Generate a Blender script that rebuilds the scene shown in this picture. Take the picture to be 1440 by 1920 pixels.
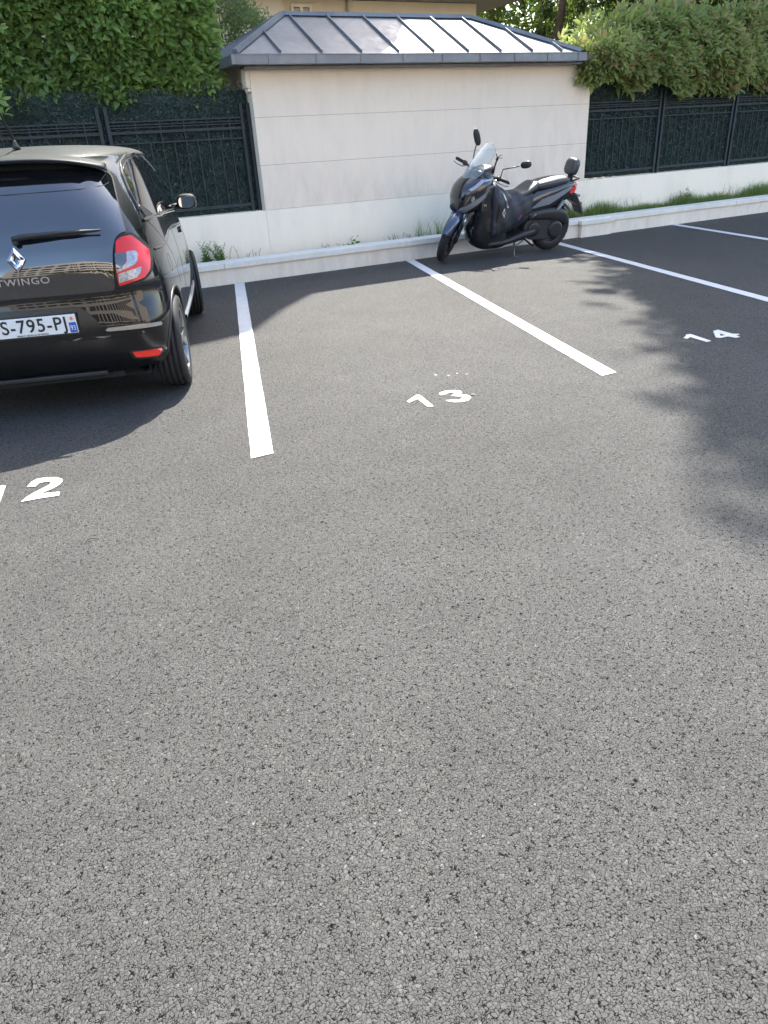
import bpy, bmesh, math, random
import numpy as np
from mathutils import Vector, Matrix
from mathutils.bvhtree import BVHTree
from mathutils.geometry import delaunay_2d_cdt

for o in list(bpy.data.objects): bpy.data.objects.remove(o)
S = bpy.context.scene
COL = S.collection
R = math.radians
random.seed(7); rng = np.random.default_rng(7)

# ------------------------------------------------------------------ camera
cd = bpy.data.cameras.new('camera'); cam = bpy.data.objects.new('camera', cd); COL.objects.link(cam)
cx = Vector((0.88599704, -0.4605687, -0.0537189)); cy = Vector((0.25505534, 0.38731511, 0.88596488)); cz = cx.cross(cy)
cam.matrix_world = Matrix(((cx[0], cy[0], cz[0], 0), (cx[1], cy[1], cz[1], 0), (cx[2], cy[2], cz[2], 1.43), (0, 0, 0, 1)))
cd.sensor_fit = 'VERTICAL'; cd.sensor_height = 36; cd.lens = 1330 / 1920 * 36
cd.clip_start = .05; cd.clip_end = 800
S.camera = cam
S.render.resolution_x = 768; S.render.resolution_y = 1024

# ------------------------------------------------------------------ sky, sun, exposure
SUN = Vector((.45, .61, 1.0))
EL = math.atan2(1, math.hypot(.45, .61)); AZ = math.atan2(.45, .61)
w = bpy.data.worlds.new('World'); S.world = w; w.use_nodes = True
nt = w.node_tree; sky = nt.nodes.new('ShaderNodeTexSky'); sky.sky_type = 'NISHITA'; sky.sun_disc = False
sky.sun_elevation = EL; sky.sun_rotation = AZ; sky.air_density = 1.0; sky.dust_density = 2.0; sky.ozone_density = 1.0
bg = nt.nodes['Background']; nt.links.new(sky.outputs[0], bg.inputs[0]); bg.inputs[1].default_value = .15
sd = bpy.data.lights.new('sun', 'SUN'); so = bpy.data.objects.new('sun', sd); COL.objects.link(so)
sd.energy = 3.5; sd.angle = R(.53); sd.color = (1, .955, .88)
so.rotation_euler = SUN.to_track_quat('Z', 'Y').to_euler(); so.location = (10, 15, 25)
S.view_settings.view_transform = 'Standard'; S.view_settings.look = 'None'
S.view_settings.exposure = 2.07; S.view_settings.gamma = 1; S.view_settings.use_curve_mapping = False

# ------------------------------------------------------------------ materials
class NT:
    def __init__(s, name):
        s.m = bpy.data.materials.new(name); s.m.use_nodes = True; s.t = s.m.node_tree
        s.b = s.t.nodes['Principled BSDF']; s.out = s.t.nodes['Material Output']
        s.co = s.n('ShaderNodeTexCoord')
    def n(s, t, **k):
        x = s.t.nodes.new(t)
        for a, v in k.items(): setattr(x, a, v)
        return x
    def l(s, a, b): s.t.links.new(a, b)
    def noise(s, scale, detail=4, rough=.55, vec=None, dist=0):
        x = s.n('ShaderNodeTexNoise'); x.inputs['Scale'].default_value = scale; x.inputs['Detail'].default_value = detail
        x.inputs['Roughness'].default_value = rough; x.inputs['Distortion'].default_value = dist
        s.l(vec or s.co.outputs['Object'], x.inputs['Vector']); return x
    def ramp(s, src, stops):
        x = s.n('ShaderNodeValToRGB'); e = x.color_ramp.elements
        while len(e) < len(stops): e.new(.5)
        for i, (p, c) in enumerate(stops):
            e[i].position = p; e[i].color = (*((c,) * 3 if isinstance(c, (int, float)) else c), 1)
        s.l(src, x.inputs[0]); return x
    def math(s, op, a, b=None):
        x = s.n('ShaderNodeMath', operation=op)
        for i, v in enumerate((a, b)):
            if v is None: continue
            if isinstance(v, (int, float)): x.inputs[i].default_value = v
            else: s.l(v, x.inputs[i])
        return x.outputs[0]
    def mix(s, f, a, b, mode='MIX'):
        x = s.n('ShaderNodeMix', data_type='RGBA', blend_type=mode)
        for i, v in ((0, f), (6, a), (7, b)):
            if isinstance(v, (int, float)): x.inputs[i].default_value = v if i == 0 else (v, v, v, 1)
            elif isinstance(v, tuple): x.inputs[i].default_value = (*v, 1)
            else: s.l(v, x.inputs[i])
        return x.outputs[2]
    def bump(s, h, strength=.5, dist=.01, prev=None):
        x = s.n('ShaderNodeBump'); x.inputs['Strength'].default_value = strength; x.inputs['Distance'].default_value = dist
        s.l(h, x.inputs['Height'])
        if prev is not None: s.l(prev, x.inputs['Normal'])
        return x.outputs[0]
    def set(s, **k):
        for a, v in k.items():
            i = s.b.inputs[a.replace('_', ' ')]
            if isinstance(v, (int, float)): i.default_value = v
            elif isinstance(v, tuple): i.default_value = (*v, 1)
            else: s.l(v, i)
        return s

def simple(name, col, rough=.5, metal=0, coat=0, var=.12, bs=0, bscale=60, **k):
    t = NT(name); n = t.noise(7 if bs == 0 else bscale * .3, 5)
    c = t.mix(t.ramp(n.outputs[0], [(.3, 0.0), (.7, 1.0)]).outputs[0], tuple(max(0, v * (1 - var)) for v in col), tuple(v * (1 + var) for v in col))
    t.set(Base_Color=c, Roughness=rough, Metallic=metal, Coat_Weight=coat, **k)
    if bs: t.set(Normal=t.bump(t.noise(bscale, 6).outputs[0], bs, .004))
    return t.m

def asphalt():
    t = NT('asphalt'); P = t.co.outputs['Object']
    def warp(sc, amt):
        wn = t.noise(sc, 3, .6); s0 = t.n('ShaderNodeVectorMath', operation='SUBTRACT'); t.l(wn.outputs['Color'], s0.inputs[0]); s0.inputs[1].default_value = (.5, .5, .5)
        v = t.n('ShaderNodeVectorMath', operation='MULTIPLY_ADD'); t.l(s0.outputs[0], v.inputs[0]); v.inputs[1].default_value = (amt, amt, 0); t.l(P, v.inputs[2]); return v.outputs[0]
    W1, W2 = warp(70, .019), warp(190, .008)
    def vor(sc, feat, vec):
        x = t.n('ShaderNodeTexVoronoi', feature=feat); x.inputs['Scale'].default_value = sc; t.l(vec, x.inputs['Vector']); return x
    def rnd(v, k):
        q = t.n('ShaderNodeSeparateColor'); t.l(v.outputs['Color'], q.inputs[0]); return q.outputs[k]
    A, Ae = vor(126, 'F1', W1), vor(126, 'DISTANCE_TO_EDGE', W1)
    B, Be = vor(230, 'F1', W2), vor(230, 'DISTANCE_TO_EDGE', W2)
    big = t.noise(58, 4, .7).outputs[0]                                  # where the chippings sit open or closed
    openn = t.ramp(big, [(.34, 1.0), (.52, 0.0)]).outputs[0]
    domeA = t.ramp(Ae.outputs['Distance'], [(0, 0.0), (.06, .55), (.15, .92), (.5, 1.0)]).outputs[0]
    domeB = t.ramp(Be.outputs['Distance'], [(0, 0.0), (.12, .6), (.4, 1.0)]).outputs[0]
    lev = t.math('ADD', t.math('MULTIPLY', rnd(A, 1), .60), .40)
    hA = t.math('MULTIPLY', domeA, lev)
    h = t.math('ADD', t.math('MULTIPLY', hA, .78), t.math('MULTIPLY', domeB, .22))
    h = t.math('SUBTRACT', h, t.math('MULTIPLY', openn, .27))
    h = t.math('ADD', h, t.math('MULTIPLY', t.math('SUBTRACT', t.noise(150, 3, .7).outputs[0], .5), .62))
    fine = t.noise(560, 3, .65).outputs[0]
    h2 = t.math('ADD', h, t.math('MULTIPLY', fine, .22))
    tone = t.math('ADD', t.math('MULTIPLY', rnd(A, 2), .6), t.math('MULTIPLY', rnd(B, 2), .4))
    stone = t.ramp(tone, [(.1, (.066, .064, .060)), (.5, (.080, .078, .072)), (.85, (.094, .091, .083)), (.97, (.115, .110, .100)), (1, (.24, .23, .21))]).outputs[0]
    patch = t.ramp(t.noise(.55, 5, .6).outputs[0], [(.3, .86), (.7, 1.10)]).outputs[0]
    patch2 = t.ramp(t.noise(3.1, 5, .65).outputs[0], [(.3, .88), (.7, 1.08)]).outputs[0]
    stone = t.mix(1.0, stone, patch, 'MULTIPLY'); stone = t.mix(1.0, stone, patch2, 'MULTIPLY')
    gap = t.ramp(h, [(.13, 0.0), (.32, 1.0)]).outputs[0]
    grain = t.ramp(fine, [(.3, .70), (.7, 1.28)]).outputs[0]
    col = t.mix(gap, (.010, .0095, .009), t.mix(1.0, stone, grain, 'MULTIPLY'))
    rust = t.ramp(t.noise(8, 2).outputs[0], [(.765, 0.0), (.80, 1.0)]).outputs[0]
    col = t.mix(t.math('MULTIPLY', rust, .45), col, (.15, .09, .05))
    t.set(Base_Color=col, Roughness=t.ramp(rnd(B, 0), [(0, .45), (1, .75)]).outputs[0], Normal=t.bump(h2, .8, .0040), Specular_IOR_Level=t.math('MULTIPLY', gap, .22))
    return t.m

def wallmat(name, col, grime, gscale=1.0, bumpy=.25):
    t = NT(name); P = t.co.outputs['Object']
    mp = t.n('ShaderNodeMapping'); mp.inputs['Scale'].default_value = (3.2, 3.2, 1.1); t.l(P, mp.inputs[0])
    st = t.noise(1.6, 6, .65, mp.outputs[0]).outputs[0]
    big = t.noise(.9 * gscale, 5, .6).outputs[0]
    f = t.math('MULTIPLY', t.ramp(st, [(.42, 0.0), (.75, 1.0)]).outputs[0], t.ramp(big, [(.35, 0.0), (.62, 1.0)]).outputs[0])
    c = t.mix(t.math('MULTIPLY', f, .6), col, grime)
    sz = t.n('ShaderNodeSeparateXYZ'); t.l(P, sz.inputs[0])
    lowm = t.ramp(sz.outputs[2], [(0.0, 1.0), (.55, 0.0)]).outputs[0]
    st2 = t.ramp(t.noise(2.3, 6, .7, mp.outputs[0]).outputs[0], [(.40, 0.0), (.68, 1.0)]).outputs[0]
    c = t.mix(t.math('MULTIPLY', t.math('MULTIPLY', lowm, st2), .38), c, tuple(v * .78 for v in grime))
    sp = t.ramp(t.noise(42, 4, .7).outputs[0], [(.70, 0.0), (.76, 1.0)]).outputs[0]
    c = t.mix(t.math('MULTIPLY', sp, .18), c, tuple(v * .45 for v in grime))
    c = t.mix(t.ramp(t.noise(160, 3).outputs[0], [(.3, 0.0), (.7, .16)]).outputs[0], c, tuple(v * .7 for v in col))
    t.set(Base_Color=c, Roughness=.85, Normal=t.bump(t.noise(210, 4).outputs[0], bumpy, .003))
    return t.m

def leafmat(name, stops, trans=.3, rough=.38):
    t = NT(name); a = t.n('ShaderNodeAttribute', attribute_name='tone')
    r = t.ramp(a.outputs['Fac'], stops).outputs[0]
    c = t.mix(t.ramp(t.noise(25, 3).outputs[0], [(.3, .0), (.7, .2)]).outputs[0], r, tuple(v * .6 for v in stops[0][1]))
    t.set(Base_Color=c, Roughness=rough, Specular_IOR_Level=.45)
    tr = t.n('ShaderNodeBsdfTranslucent'); t.l(t.mix(.5, c, (.25, .38, .05)), tr.inputs[0])
    mx = t.n('ShaderNodeMixShader'); mx.inputs[0].default_value = trans
    t.l(t.b.outputs[0], mx.inputs[1]); t.l(tr.outputs[0], mx.inputs[2]); t.l(mx.outputs[0], t.out.inputs[0])
    return t.m

def paint_mark():
    t = NT('road_paint')
    n = t.noise(38, 6, .7).outputs[0]; v = t.n('ShaderNodeTexVoronoi'); v.inputs['Scale'].default_value = 120; t.l(t.co.outputs['Object'], v.inputs['Vector'])
    worn = t.ramp(n, [(.62, 0.0), (.70, 1.0)]).outputs[0]
    c = t.mix(worn, (.66, .65, .62), (.24, .23, .22))
    c = t.mix(t.ramp(t.noise(5, 4).outputs[0], [(.3, 0.0), (.75, .35)]).outputs[0], c, (.48, .46, .43))
    pin = t.ramp(t.noise(170, 3, .7).outputs[0], [(.62, 0.0), (.69, 1.0)]).outputs[0]
    c = t.mix(t.math('MULTIPLY', pin, .8), c, (.09, .088, .085))
    h = t.math('ADD', v.outputs['Distance'], t.math('MULTIPLY', n, .4))
    t.set(Base_Color=c, Roughness=.6, Normal=t.bump(h, .35, .002)); return t.m

M = {}
M['asphalt'] = asphalt()
M['paint'] = paint_mark()
M['stucco'] = wallmat('beige_render', (.87, .735, .585), (.66, .56, .45))
M['base'] = wallmat('pale_render', (.94, .84, .67), (.74, .65, .51), 1.6)
M['kerb'] = wallmat('kerb_render', (.86, .78, .65), (.58, .50, .40), 2.2, .3)
M['cap'] = wallmat('cap_concrete', (.80, .76, .67), (.56, .54, .48), 2.0, .35)
M['joint'] = simple('joint_dark', (.12, .11, .10), .9)  # dark lining that shows in the joints between wall courses
M['housewall'] = wallmat('house_render', (.74, .64, .49), (.60, .52, .40))
M['slab'] = wallmat('slab_concrete', (.30, .32, .27), (.2, .22, .19))
M['soil'] = simple('soil', (.10, .075, .05), .95, var=.4, bs=.8, bscale=40)
M['fence'] = simple('fence_metal', (.018, .026, .028), .65, metal=.0, var=.2)
M['screen'] = None
M['zinc'] = None
M['glassdark'] = simple('dark_window_glass', (.012, .014, .016), .04, coat=.0, var=0, Specular_IOR_Level=.7)
M['plastic'] = simple('black_plastic', (.016, .016, .017), .42, var=.25)
M['glossplastic'] = simple('gloss_black_plastic', (.006, .006, .0065), .22, var=.2)
M['softplastic'] = simple('textured_plastic', (.022, .022, .023), .6, var=.2, bs=.15, bscale=400)
M['rubber'] = simple('tyre_rubber', (.016, .016, .017), .72, var=.3, bs=.2, bscale=90)
M['chrome'] = simple('chrome', (.75, .76, .78), .08, metal=1, var=.03)
M['alloy'] = simple('alloy', (.22, .23, .24), .32, metal=1, var=.05)
M['steel'] = simple('worn_steel', (.18, .18, .18), .4, metal=.9, var=.3)
M['red'] = simple('red_lens', (.62, .008, .012), .22, coat=.1, var=.08, Subsurface_Weight=0)
M['redl'] = simple('bright_red_reflector', (.80, .03, .015), .15, coat=1, var=.05)
M['clear'] = simple('clear_lens', (.27, .28, .30), .16, coat=.8, var=.45, metal=.3, bs=.3, bscale=220)
M['white'] = simple('plate_white', (.70, .71, .70), .3, var=.04)
M['black'] = simple('plate_black', (.012, .012, .014), .4, var=.1)
M['blue'] = simple('plate_blue', (.02, .09, .42), .35, var=.05)
M['orange'] = simple('plate_orange', (.75, .22, .06), .4)
M['bark'] = simple('bark', (.10, .075, .055), .9, var=.35, bs=.7, bscale=30)
M['mirror'] = simple('mirror_glass', (.42, .44, .46), .01, metal=1, var=0)
M['gap'] = simple('panel_gap', (.003, .003, .003), .7, var=0)

def zinc():
    t = NT('zinc'); n = t.noise(2.2, 6, .65).outputs[0]
    c = t.ramp(n, [(.25, (.13, .136, .144)), (.5, (.175, .182, .19)), (.75, (.22, .226, .232))]).outputs[0]
    r = t.ramp(t.noise(9, 5).outputs[0], [(.3, .36), (.7, .55)]).outputs[0]
    t.set(Base_Color=c, Metallic=.35, Roughness=r, Normal=t.bump(t.noise(5, 3).outputs[0], .12, .01)); return t.m
M['zinc'] = zinc()

def screen():
    t = NT('hedge_screen'); n = t.noise(95, 4, .8).outputs[0]; n2 = t.noise(6, 3).outputs[0]
    c = t.ramp(n, [(.35, (.015, .028, .024)), (.52, (.04, .07, .06)), (.68, (.08, .12, .105))]).outputs[0]
    t.set(Base_Color=t.mix(t.math('MULTIPLY', n2, .5), c, (.02, .034, .028)), Roughness=.8, Normal=t.bump(n, 1, .012)); return t.m
M['screen'] = screen()

def carpaint():
    t = NT('black_car_paint'); d = t.ramp(t.noise(3.5, 6, .7).outputs[0], [(.35, 0.0), (.8, 1.0)]).outputs[0]
    g = t.n('ShaderNodeNewGeometry'); sx = t.n('ShaderNodeSeparateXYZ'); t.l(g.outputs['Normal'], sx.inputs[0])
    up = t.ramp(sx.outputs[2], [(.35, 0.0), (.95, 1.0)]).outputs[0]           # dust settles on upward faces
    dust = t.math('MULTIPLY', up, t.math('ADD', t.math('MULTIPLY', d, .3), .80))
    spk = t.ramp(t.noise(260, 2).outputs[0], [(.62, 0.0), (.7, 1.0)]).outputs[0]
    dust = t.math('ADD', dust, t.math('MULTIPLY', spk, .03))
    t.set(Base_Color=t.mix(dust, (.004, .0042, .005), (.040, .045, .040)), Metallic=0.0, Roughness=t.math('ADD', t.math('MULTIPLY', dust, .45), .22),
          Coat_Weight=t.math('SUBTRACT', 1.0, t.math('MULTIPLY', dust, 1.04)), Coat_Roughness=.02, Specular_IOR_Level=.10)
    return t.m
M['car'] = carpaint()
M['carglass'] = simple('tinted_car_glass', (.006, .007, .009), .015, coat=1, var=0, Specular_IOR_Level=.9, Coat_IOR=1.7)
M['fairing'] = simple('scooter_anthracite', (.022, .022, .025), .22, coat=.8, var=.15, metal=.2)
M['fairsilver'] = simple('scooter_grey_panel', (.30, .315, .345), .3, coat=.5, metal=.5, var=.1)
M['fabric'] = simple('cover_fabric', (.024, .026, .032), .55, var=.25, bs=.35, bscale=35)
M['vinyl'] = simple('seat_vinyl', (.03, .03, .031), .48, var=.2, bs=.3, bscale=120, coat=.35, Coat_Roughness=.35, Specular_IOR_Level=.7)
M['fendermat'] = simple('scooter_fender', (.03, .045, .085), .16, coat=1, var=.1, metal=.3)
M['creme'] = simple('cream_print', (.65, .6, .4), .5)

def shieldmat():
    t = NT('windshield_plastic')
    t.set(Base_Color=(.85, .9, .92), Roughness=.08)
    tr = t.n('ShaderNodeBsdfTransparent'); tr.inputs[0].default_value = (.86, .88, .87, 1)
    fr = t.n('ShaderNodeLayerWeight'); fr.inputs[0].default_value = .35
    f = t.math('ADD', t.math('MULTIPLY', fr.outputs['Facing'], .30), .09)
    mx = t.n('ShaderNodeMixShader'); t.l(f, mx.inputs[0]); t.l(tr.outputs[0], mx.inputs[1]); t.l(t.b.outputs[0], mx.inputs[2])
    t.l(mx.outputs[0], t.out.inputs[0]); return t.m
M['shield'] = shieldmat()
LS = (0, (.018, .040, .010))
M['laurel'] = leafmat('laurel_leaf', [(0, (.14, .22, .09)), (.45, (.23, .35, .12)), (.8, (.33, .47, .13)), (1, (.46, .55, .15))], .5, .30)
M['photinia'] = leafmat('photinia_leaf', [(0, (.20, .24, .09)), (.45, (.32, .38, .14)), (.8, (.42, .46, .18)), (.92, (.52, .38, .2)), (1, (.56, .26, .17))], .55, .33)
M['olive'] = leafmat('shrub_leaf', [(0, (.07, .12, .035)), (.6, (.14, .21, .06)), (1, (.2, .27, .08))], .3, .4)
M['tree'] = leafmat('tree_leaf', [(0, (.03, .06, .015)), (.6, (.07, .12, .022)), (1, (.15, .20, .04))], .4, .4)
M['darktree'] = leafmat('dark_tree_leaf', [(0, (.012, .028, .014)), (.6, (.028, .055, .022)), (1, (.06, .095, .03))], .25, .45)
M['weed'] = leafmat('weed_leaf', [(0, (.07, .14, .03)), (.6, (.14, .25, .055)), (1, (.28, .35, .11))], .4, .5)
M['grass'] = leafmat('grass_blade', [(0, (.09, .16, .035)), (.6, (.17, .27, .06)), (.9, (.28, .33, .11)), (1, (.46, .40, .24))], .4, .5)
M['dry'] = leafmat('dry_stalk', [(0, (.16, .14, .08)), (1, (.34, .29, .18))], .3, .6)
M['needle'] = leafmat('screen_needle', [(0, (.03, .05, .042)), (.6, (.09, .14, .12)), (.93, (.18, .25, .215)), (1, (.42, .46, .42))], .0, .5)

# ------------------------------------------------------------------ object helpers
def tag(o, label=None, cat=None, group=None, kind=None):
    if label: o['label'] = label
    if cat: o['category'] = cat
    if group: o['group'] = group
    if kind: o['kind'] = kind
    return o
def empty(name, loc=(0, 0, 0), rz=0, **k):
    o = bpy.data.objects.new(name, None); COL.objects.link(o); o.location = loc; o.rotation_euler = (0, 0, rz); o.empty_display_size = .1
    return tag(o, **k)

class MB:
    def __init__(s): s.v = []; s.f = []; s.sm = []
    def add(s, vs, fs, smooth=False):
        b = len(s.v); s.v += [tuple(v) for v in vs]; s.f += [tuple(i + b for i in f) for f in fs]; s.sm += [smooth] * len(fs); return s
    def box(s, a, b, mat=None):
        x0, y0, z0 = a; x1, y1, z1 = b
        vs = [(x0, y0, z0), (x1, y0, z0), (x1, y1, z0), (x0, y1, z0), (x0, y0, z1), (x1, y0, z1), (x1, y1, z1), (x0, y1, z1)]
        if mat is not None: vs = [mat @ Vector(v) for v in vs]
        return s.add(vs, [(0, 3, 2, 1), (4, 5, 6, 7), (0, 1, 5, 4), (1, 2, 6, 5), (2, 3, 7, 6), (3, 0, 4, 7)])
    def tube(s, pts, r, n=10, cap=True, flat=1.0):
        pts = [Vector(p) for p in pts]; rs = r if isinstance(r, (list, tuple)) else [r] * len(pts)
        vs = []; fs = []; ref = None
        for i, p in enumerate(pts):
            d = (pts[min(i + 1, len(pts) - 1)] - pts[max(i - 1, 0)]).normalized()
            if ref is None: ref = Vector((0, 0, 1)) if abs(d.z) < .9 else Vector((1, 0, 0))
            u = d.cross(ref).normalized(); w_ = u.cross(d).normalized(); ref = w_
            for k in range(n):
                a = 2 * math.pi * k / n; vs.append(p + rs[i] * (math.cos(a) * u + flat * math.sin(a) * w_))
        for i in range(len(pts) - 1):
            for k in range(n): fs.append((i * n + k, i * n + (k + 1) % n, (i + 1) * n + (k + 1) % n, (i + 1) * n + k))
        if cap: fs += [tuple(range(n - 1, -1, -1)), tuple((len(pts) - 1) * n + k for k in range(n))]
        return s.add(vs, fs, True)
    def rings(s, rings, cap=True, smooth=True):
        n = len(rings[0]); vs = [p for r_ in rings for p in r_]; fs = []
        for i in range(len(rings) - 1):
            for k in range(n): fs.append((i * n + k, i * n + (k + 1) % n, (i + 1) * n + (k + 1) % n, (i + 1) * n + k))
        if cap: fs += [tuple(range(n - 1, -1, -1)), tuple((len(rings) - 1) * n + k for k in range(n))]
        return s.add(vs, fs, smooth)
    def prism(s, poly, f0, f1, smooth=False):
        n = len(poly); vs = [f0(*p) for p in poly] + [f1(*p) for p in poly]
        fs = [tuple(range(n - 1, -1, -1)), tuple(range(n, 2 * n))] + [(k, (k + 1) % n, n + (k + 1) % n, n + k) for k in range(n)]
        return s.add(vs, fs, smooth)
    def lathe(s, prof, mat=None, n=40, smooth=True):
        # prof: list of (radius, along-axis); axis = local x
        rings = []
        for r_, a in prof:
            ring = [Vector((a, r_ * math.cos(2 * math.pi * k / n), r_ * math.sin(2 * math.pi * k / n))) for k in range(n)]
            rings.append([mat @ p if mat is not None else p for p in ring])
        return s.rings(rings, False, smooth)
    def xf(s, M_): s.v = [tuple(M_ @ Vector(v)) for v in s.v]; return s
    def build(s, name, mat, parent=None, bevel=0, seg=2, wn=False, sub=0, **k):
        me = bpy.data.meshes.new(name); me.from_pydata(s.v, [], s.f); me.validate()
        bm = bmesh.new(); bm.from_mesh(me); bmesh.ops.recalc_face_normals(bm, faces=bm.faces); bm.to_mesh(me); bm.free()
        if len(me.polygons) == len(s.sm): me.polygons.foreach_set('use_smooth', s.sm)
        me.materials.append(mat)
        o = bpy.data.objects.new(name, me); COL.objects.link(o)
        if parent: o.parent = parent
        if bevel:
            b = o.modifiers.new('bevel', 'BEVEL'); b.width = bevel; b.segments = seg; b.limit_method = 'ANGLE'; b.angle_limit = R(35)
        if sub:
            b = o.modifiers.new('sub', 'SUBSURF'); b.levels = sub; b.render_levels = sub
        return tag(o, **k)

def sgp(v, e): return math.copysign(abs(v) ** e, v)
def ell(n, a, b, ex):
    return [(a * sgp(math.cos(t), 2 / ex), b * sgp(math.sin(t), 2 / ex)) for t in (2 * math.pi * k / n for k in range(n))]
def loft_x(sections, n=28, ex=2.8, steps=5):
    """sections: (x, zlo, zhi, hw[, yc[, ex]]) -> smooth tube of superellipses along x"""
    xs = [q[0] for q in sections]; F = [[q[j] if len(q) > j else (0 if j == 4 else ex) for q in sections] for j in range(1, 6)]
    out = []; N = (len(sections) - 1) * steps
    for i in range(N + 1):
        t = i / steps; vals = [pchip(range(len(xs)), a, t) for a in [xs] + F]
        x, zl, zh, hw, yc, e_ = vals
        out.append([(x, yc + p[0], (zl + zh) / 2 + p[1]) for p in ell(n, hw, (zh - zl) / 2, e_)])
    return out
def loft_z(sections, n=28, ex=2.8, steps=5):
    """sections: (z, x0, x1, hw[, yc])"""
    zs = [q[0] for q in sections]; F = [[q[j] if len(q) > j else 0 for q in sections] for j in range(1, 5)]
    out = []; N = (len(sections) - 1) * steps
    for i in range(N + 1):
        t = i / steps; z, x0, x1, hw, yc = [pchip(range(len(zs)), a, t) for a in [zs] + F]
        out.append([((x0 + x1) / 2 + p[0], yc + p[1], z) for p in ell(n, (x1 - x0) / 2, hw, ex)])
    return out
def pchip(xs, ys, t):
    xs = list(xs); n = len(xs)
    if t <= xs[0]: return ys[0]
    if t >= xs[-1]: return ys[-1]
    i = max(k for k in range(n - 1) if xs[k] <= t)
    h = [xs[k + 1] - xs[k] for k in range(n - 1)]; d = [(ys[k + 1] - ys[k]) / h[k] for k in range(n - 1)]
    def m(k):
        if k == 0: return d[0]
        if k == n - 1: return d[-1]
        if d[k - 1] * d[k] <= 0: return 0
        return 2 * d[k - 1] * d[k] / (d[k - 1] + d[k])
    u = (t - xs[i]) / h[i]; a, b = m(i) * h[i], m(i + 1) * h[i]
    return (2 * u ** 3 - 3 * u ** 2 + 1) * ys[i] + (u ** 3 - 2 * u ** 2 + u) * a + (-2 * u ** 3 + 3 * u ** 2) * ys[i + 1] + (u ** 3 - u ** 2) * b

def densify(poly, step):
    out = []
    for i, p in enumerate(poly):
        q = poly[(i + 1) % len(poly)]; n = max(1, int(math.dist(p, q) / step))
        out += [(p[0] + (q[0] - p[0]) * k / n, p[1] + (q[1] - p[1]) * k / n) for k in range(n)]
    return out
def rounded(poly, r, k=5):
    out = []
    n = len(poly)
    for i in range(n):
        p = Vector(poly[i]); a = Vector(poly[i - 1]); b = Vector(poly[(i + 1) % n])
        rr = min(r, (a - p).length * .45, (b - p).length * .45)
        s_ = p + (a - p).normalized() * rr; e = p + (b - p).normalized() * rr
        for j in range(k + 1):
            t = j / k; q = s_ * (1 - t) ** 2 + p * 2 * t * (1 - t) + e * t * t; out.append((q.x, q.y))
    return out
def outset(poly, w_):
    n = len(poly); out = []
    ar = sum(poly[i - 1][0] * poly[i][1] - poly[i][0] * poly[i - 1][1] for i in range(n)); sg = 1 if ar > 0 else -1
    for i in range(n):
        a, p, b = Vector(poly[i - 1]), Vector(poly[i]), Vector(poly[(i + 1) % n])
        e1, e2 = (p - a), (b - p)
        if e1.length < 1e-6 or e2.length < 1e-6: out.append(poly[i]); continue
        n1 = Vector((e1.y, -e1.x)).normalized(); n2 = Vector((e2.y, -e2.x)).normalized(); m_ = (n1 + n2)
        m_ = m_ / max(.6, m_.length_squared / 2) if m_.length > .2 else n1
        out.append((p.x + sg * w_ * m_.x, p.y + sg * w_ * m_.y))
    return out
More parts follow.
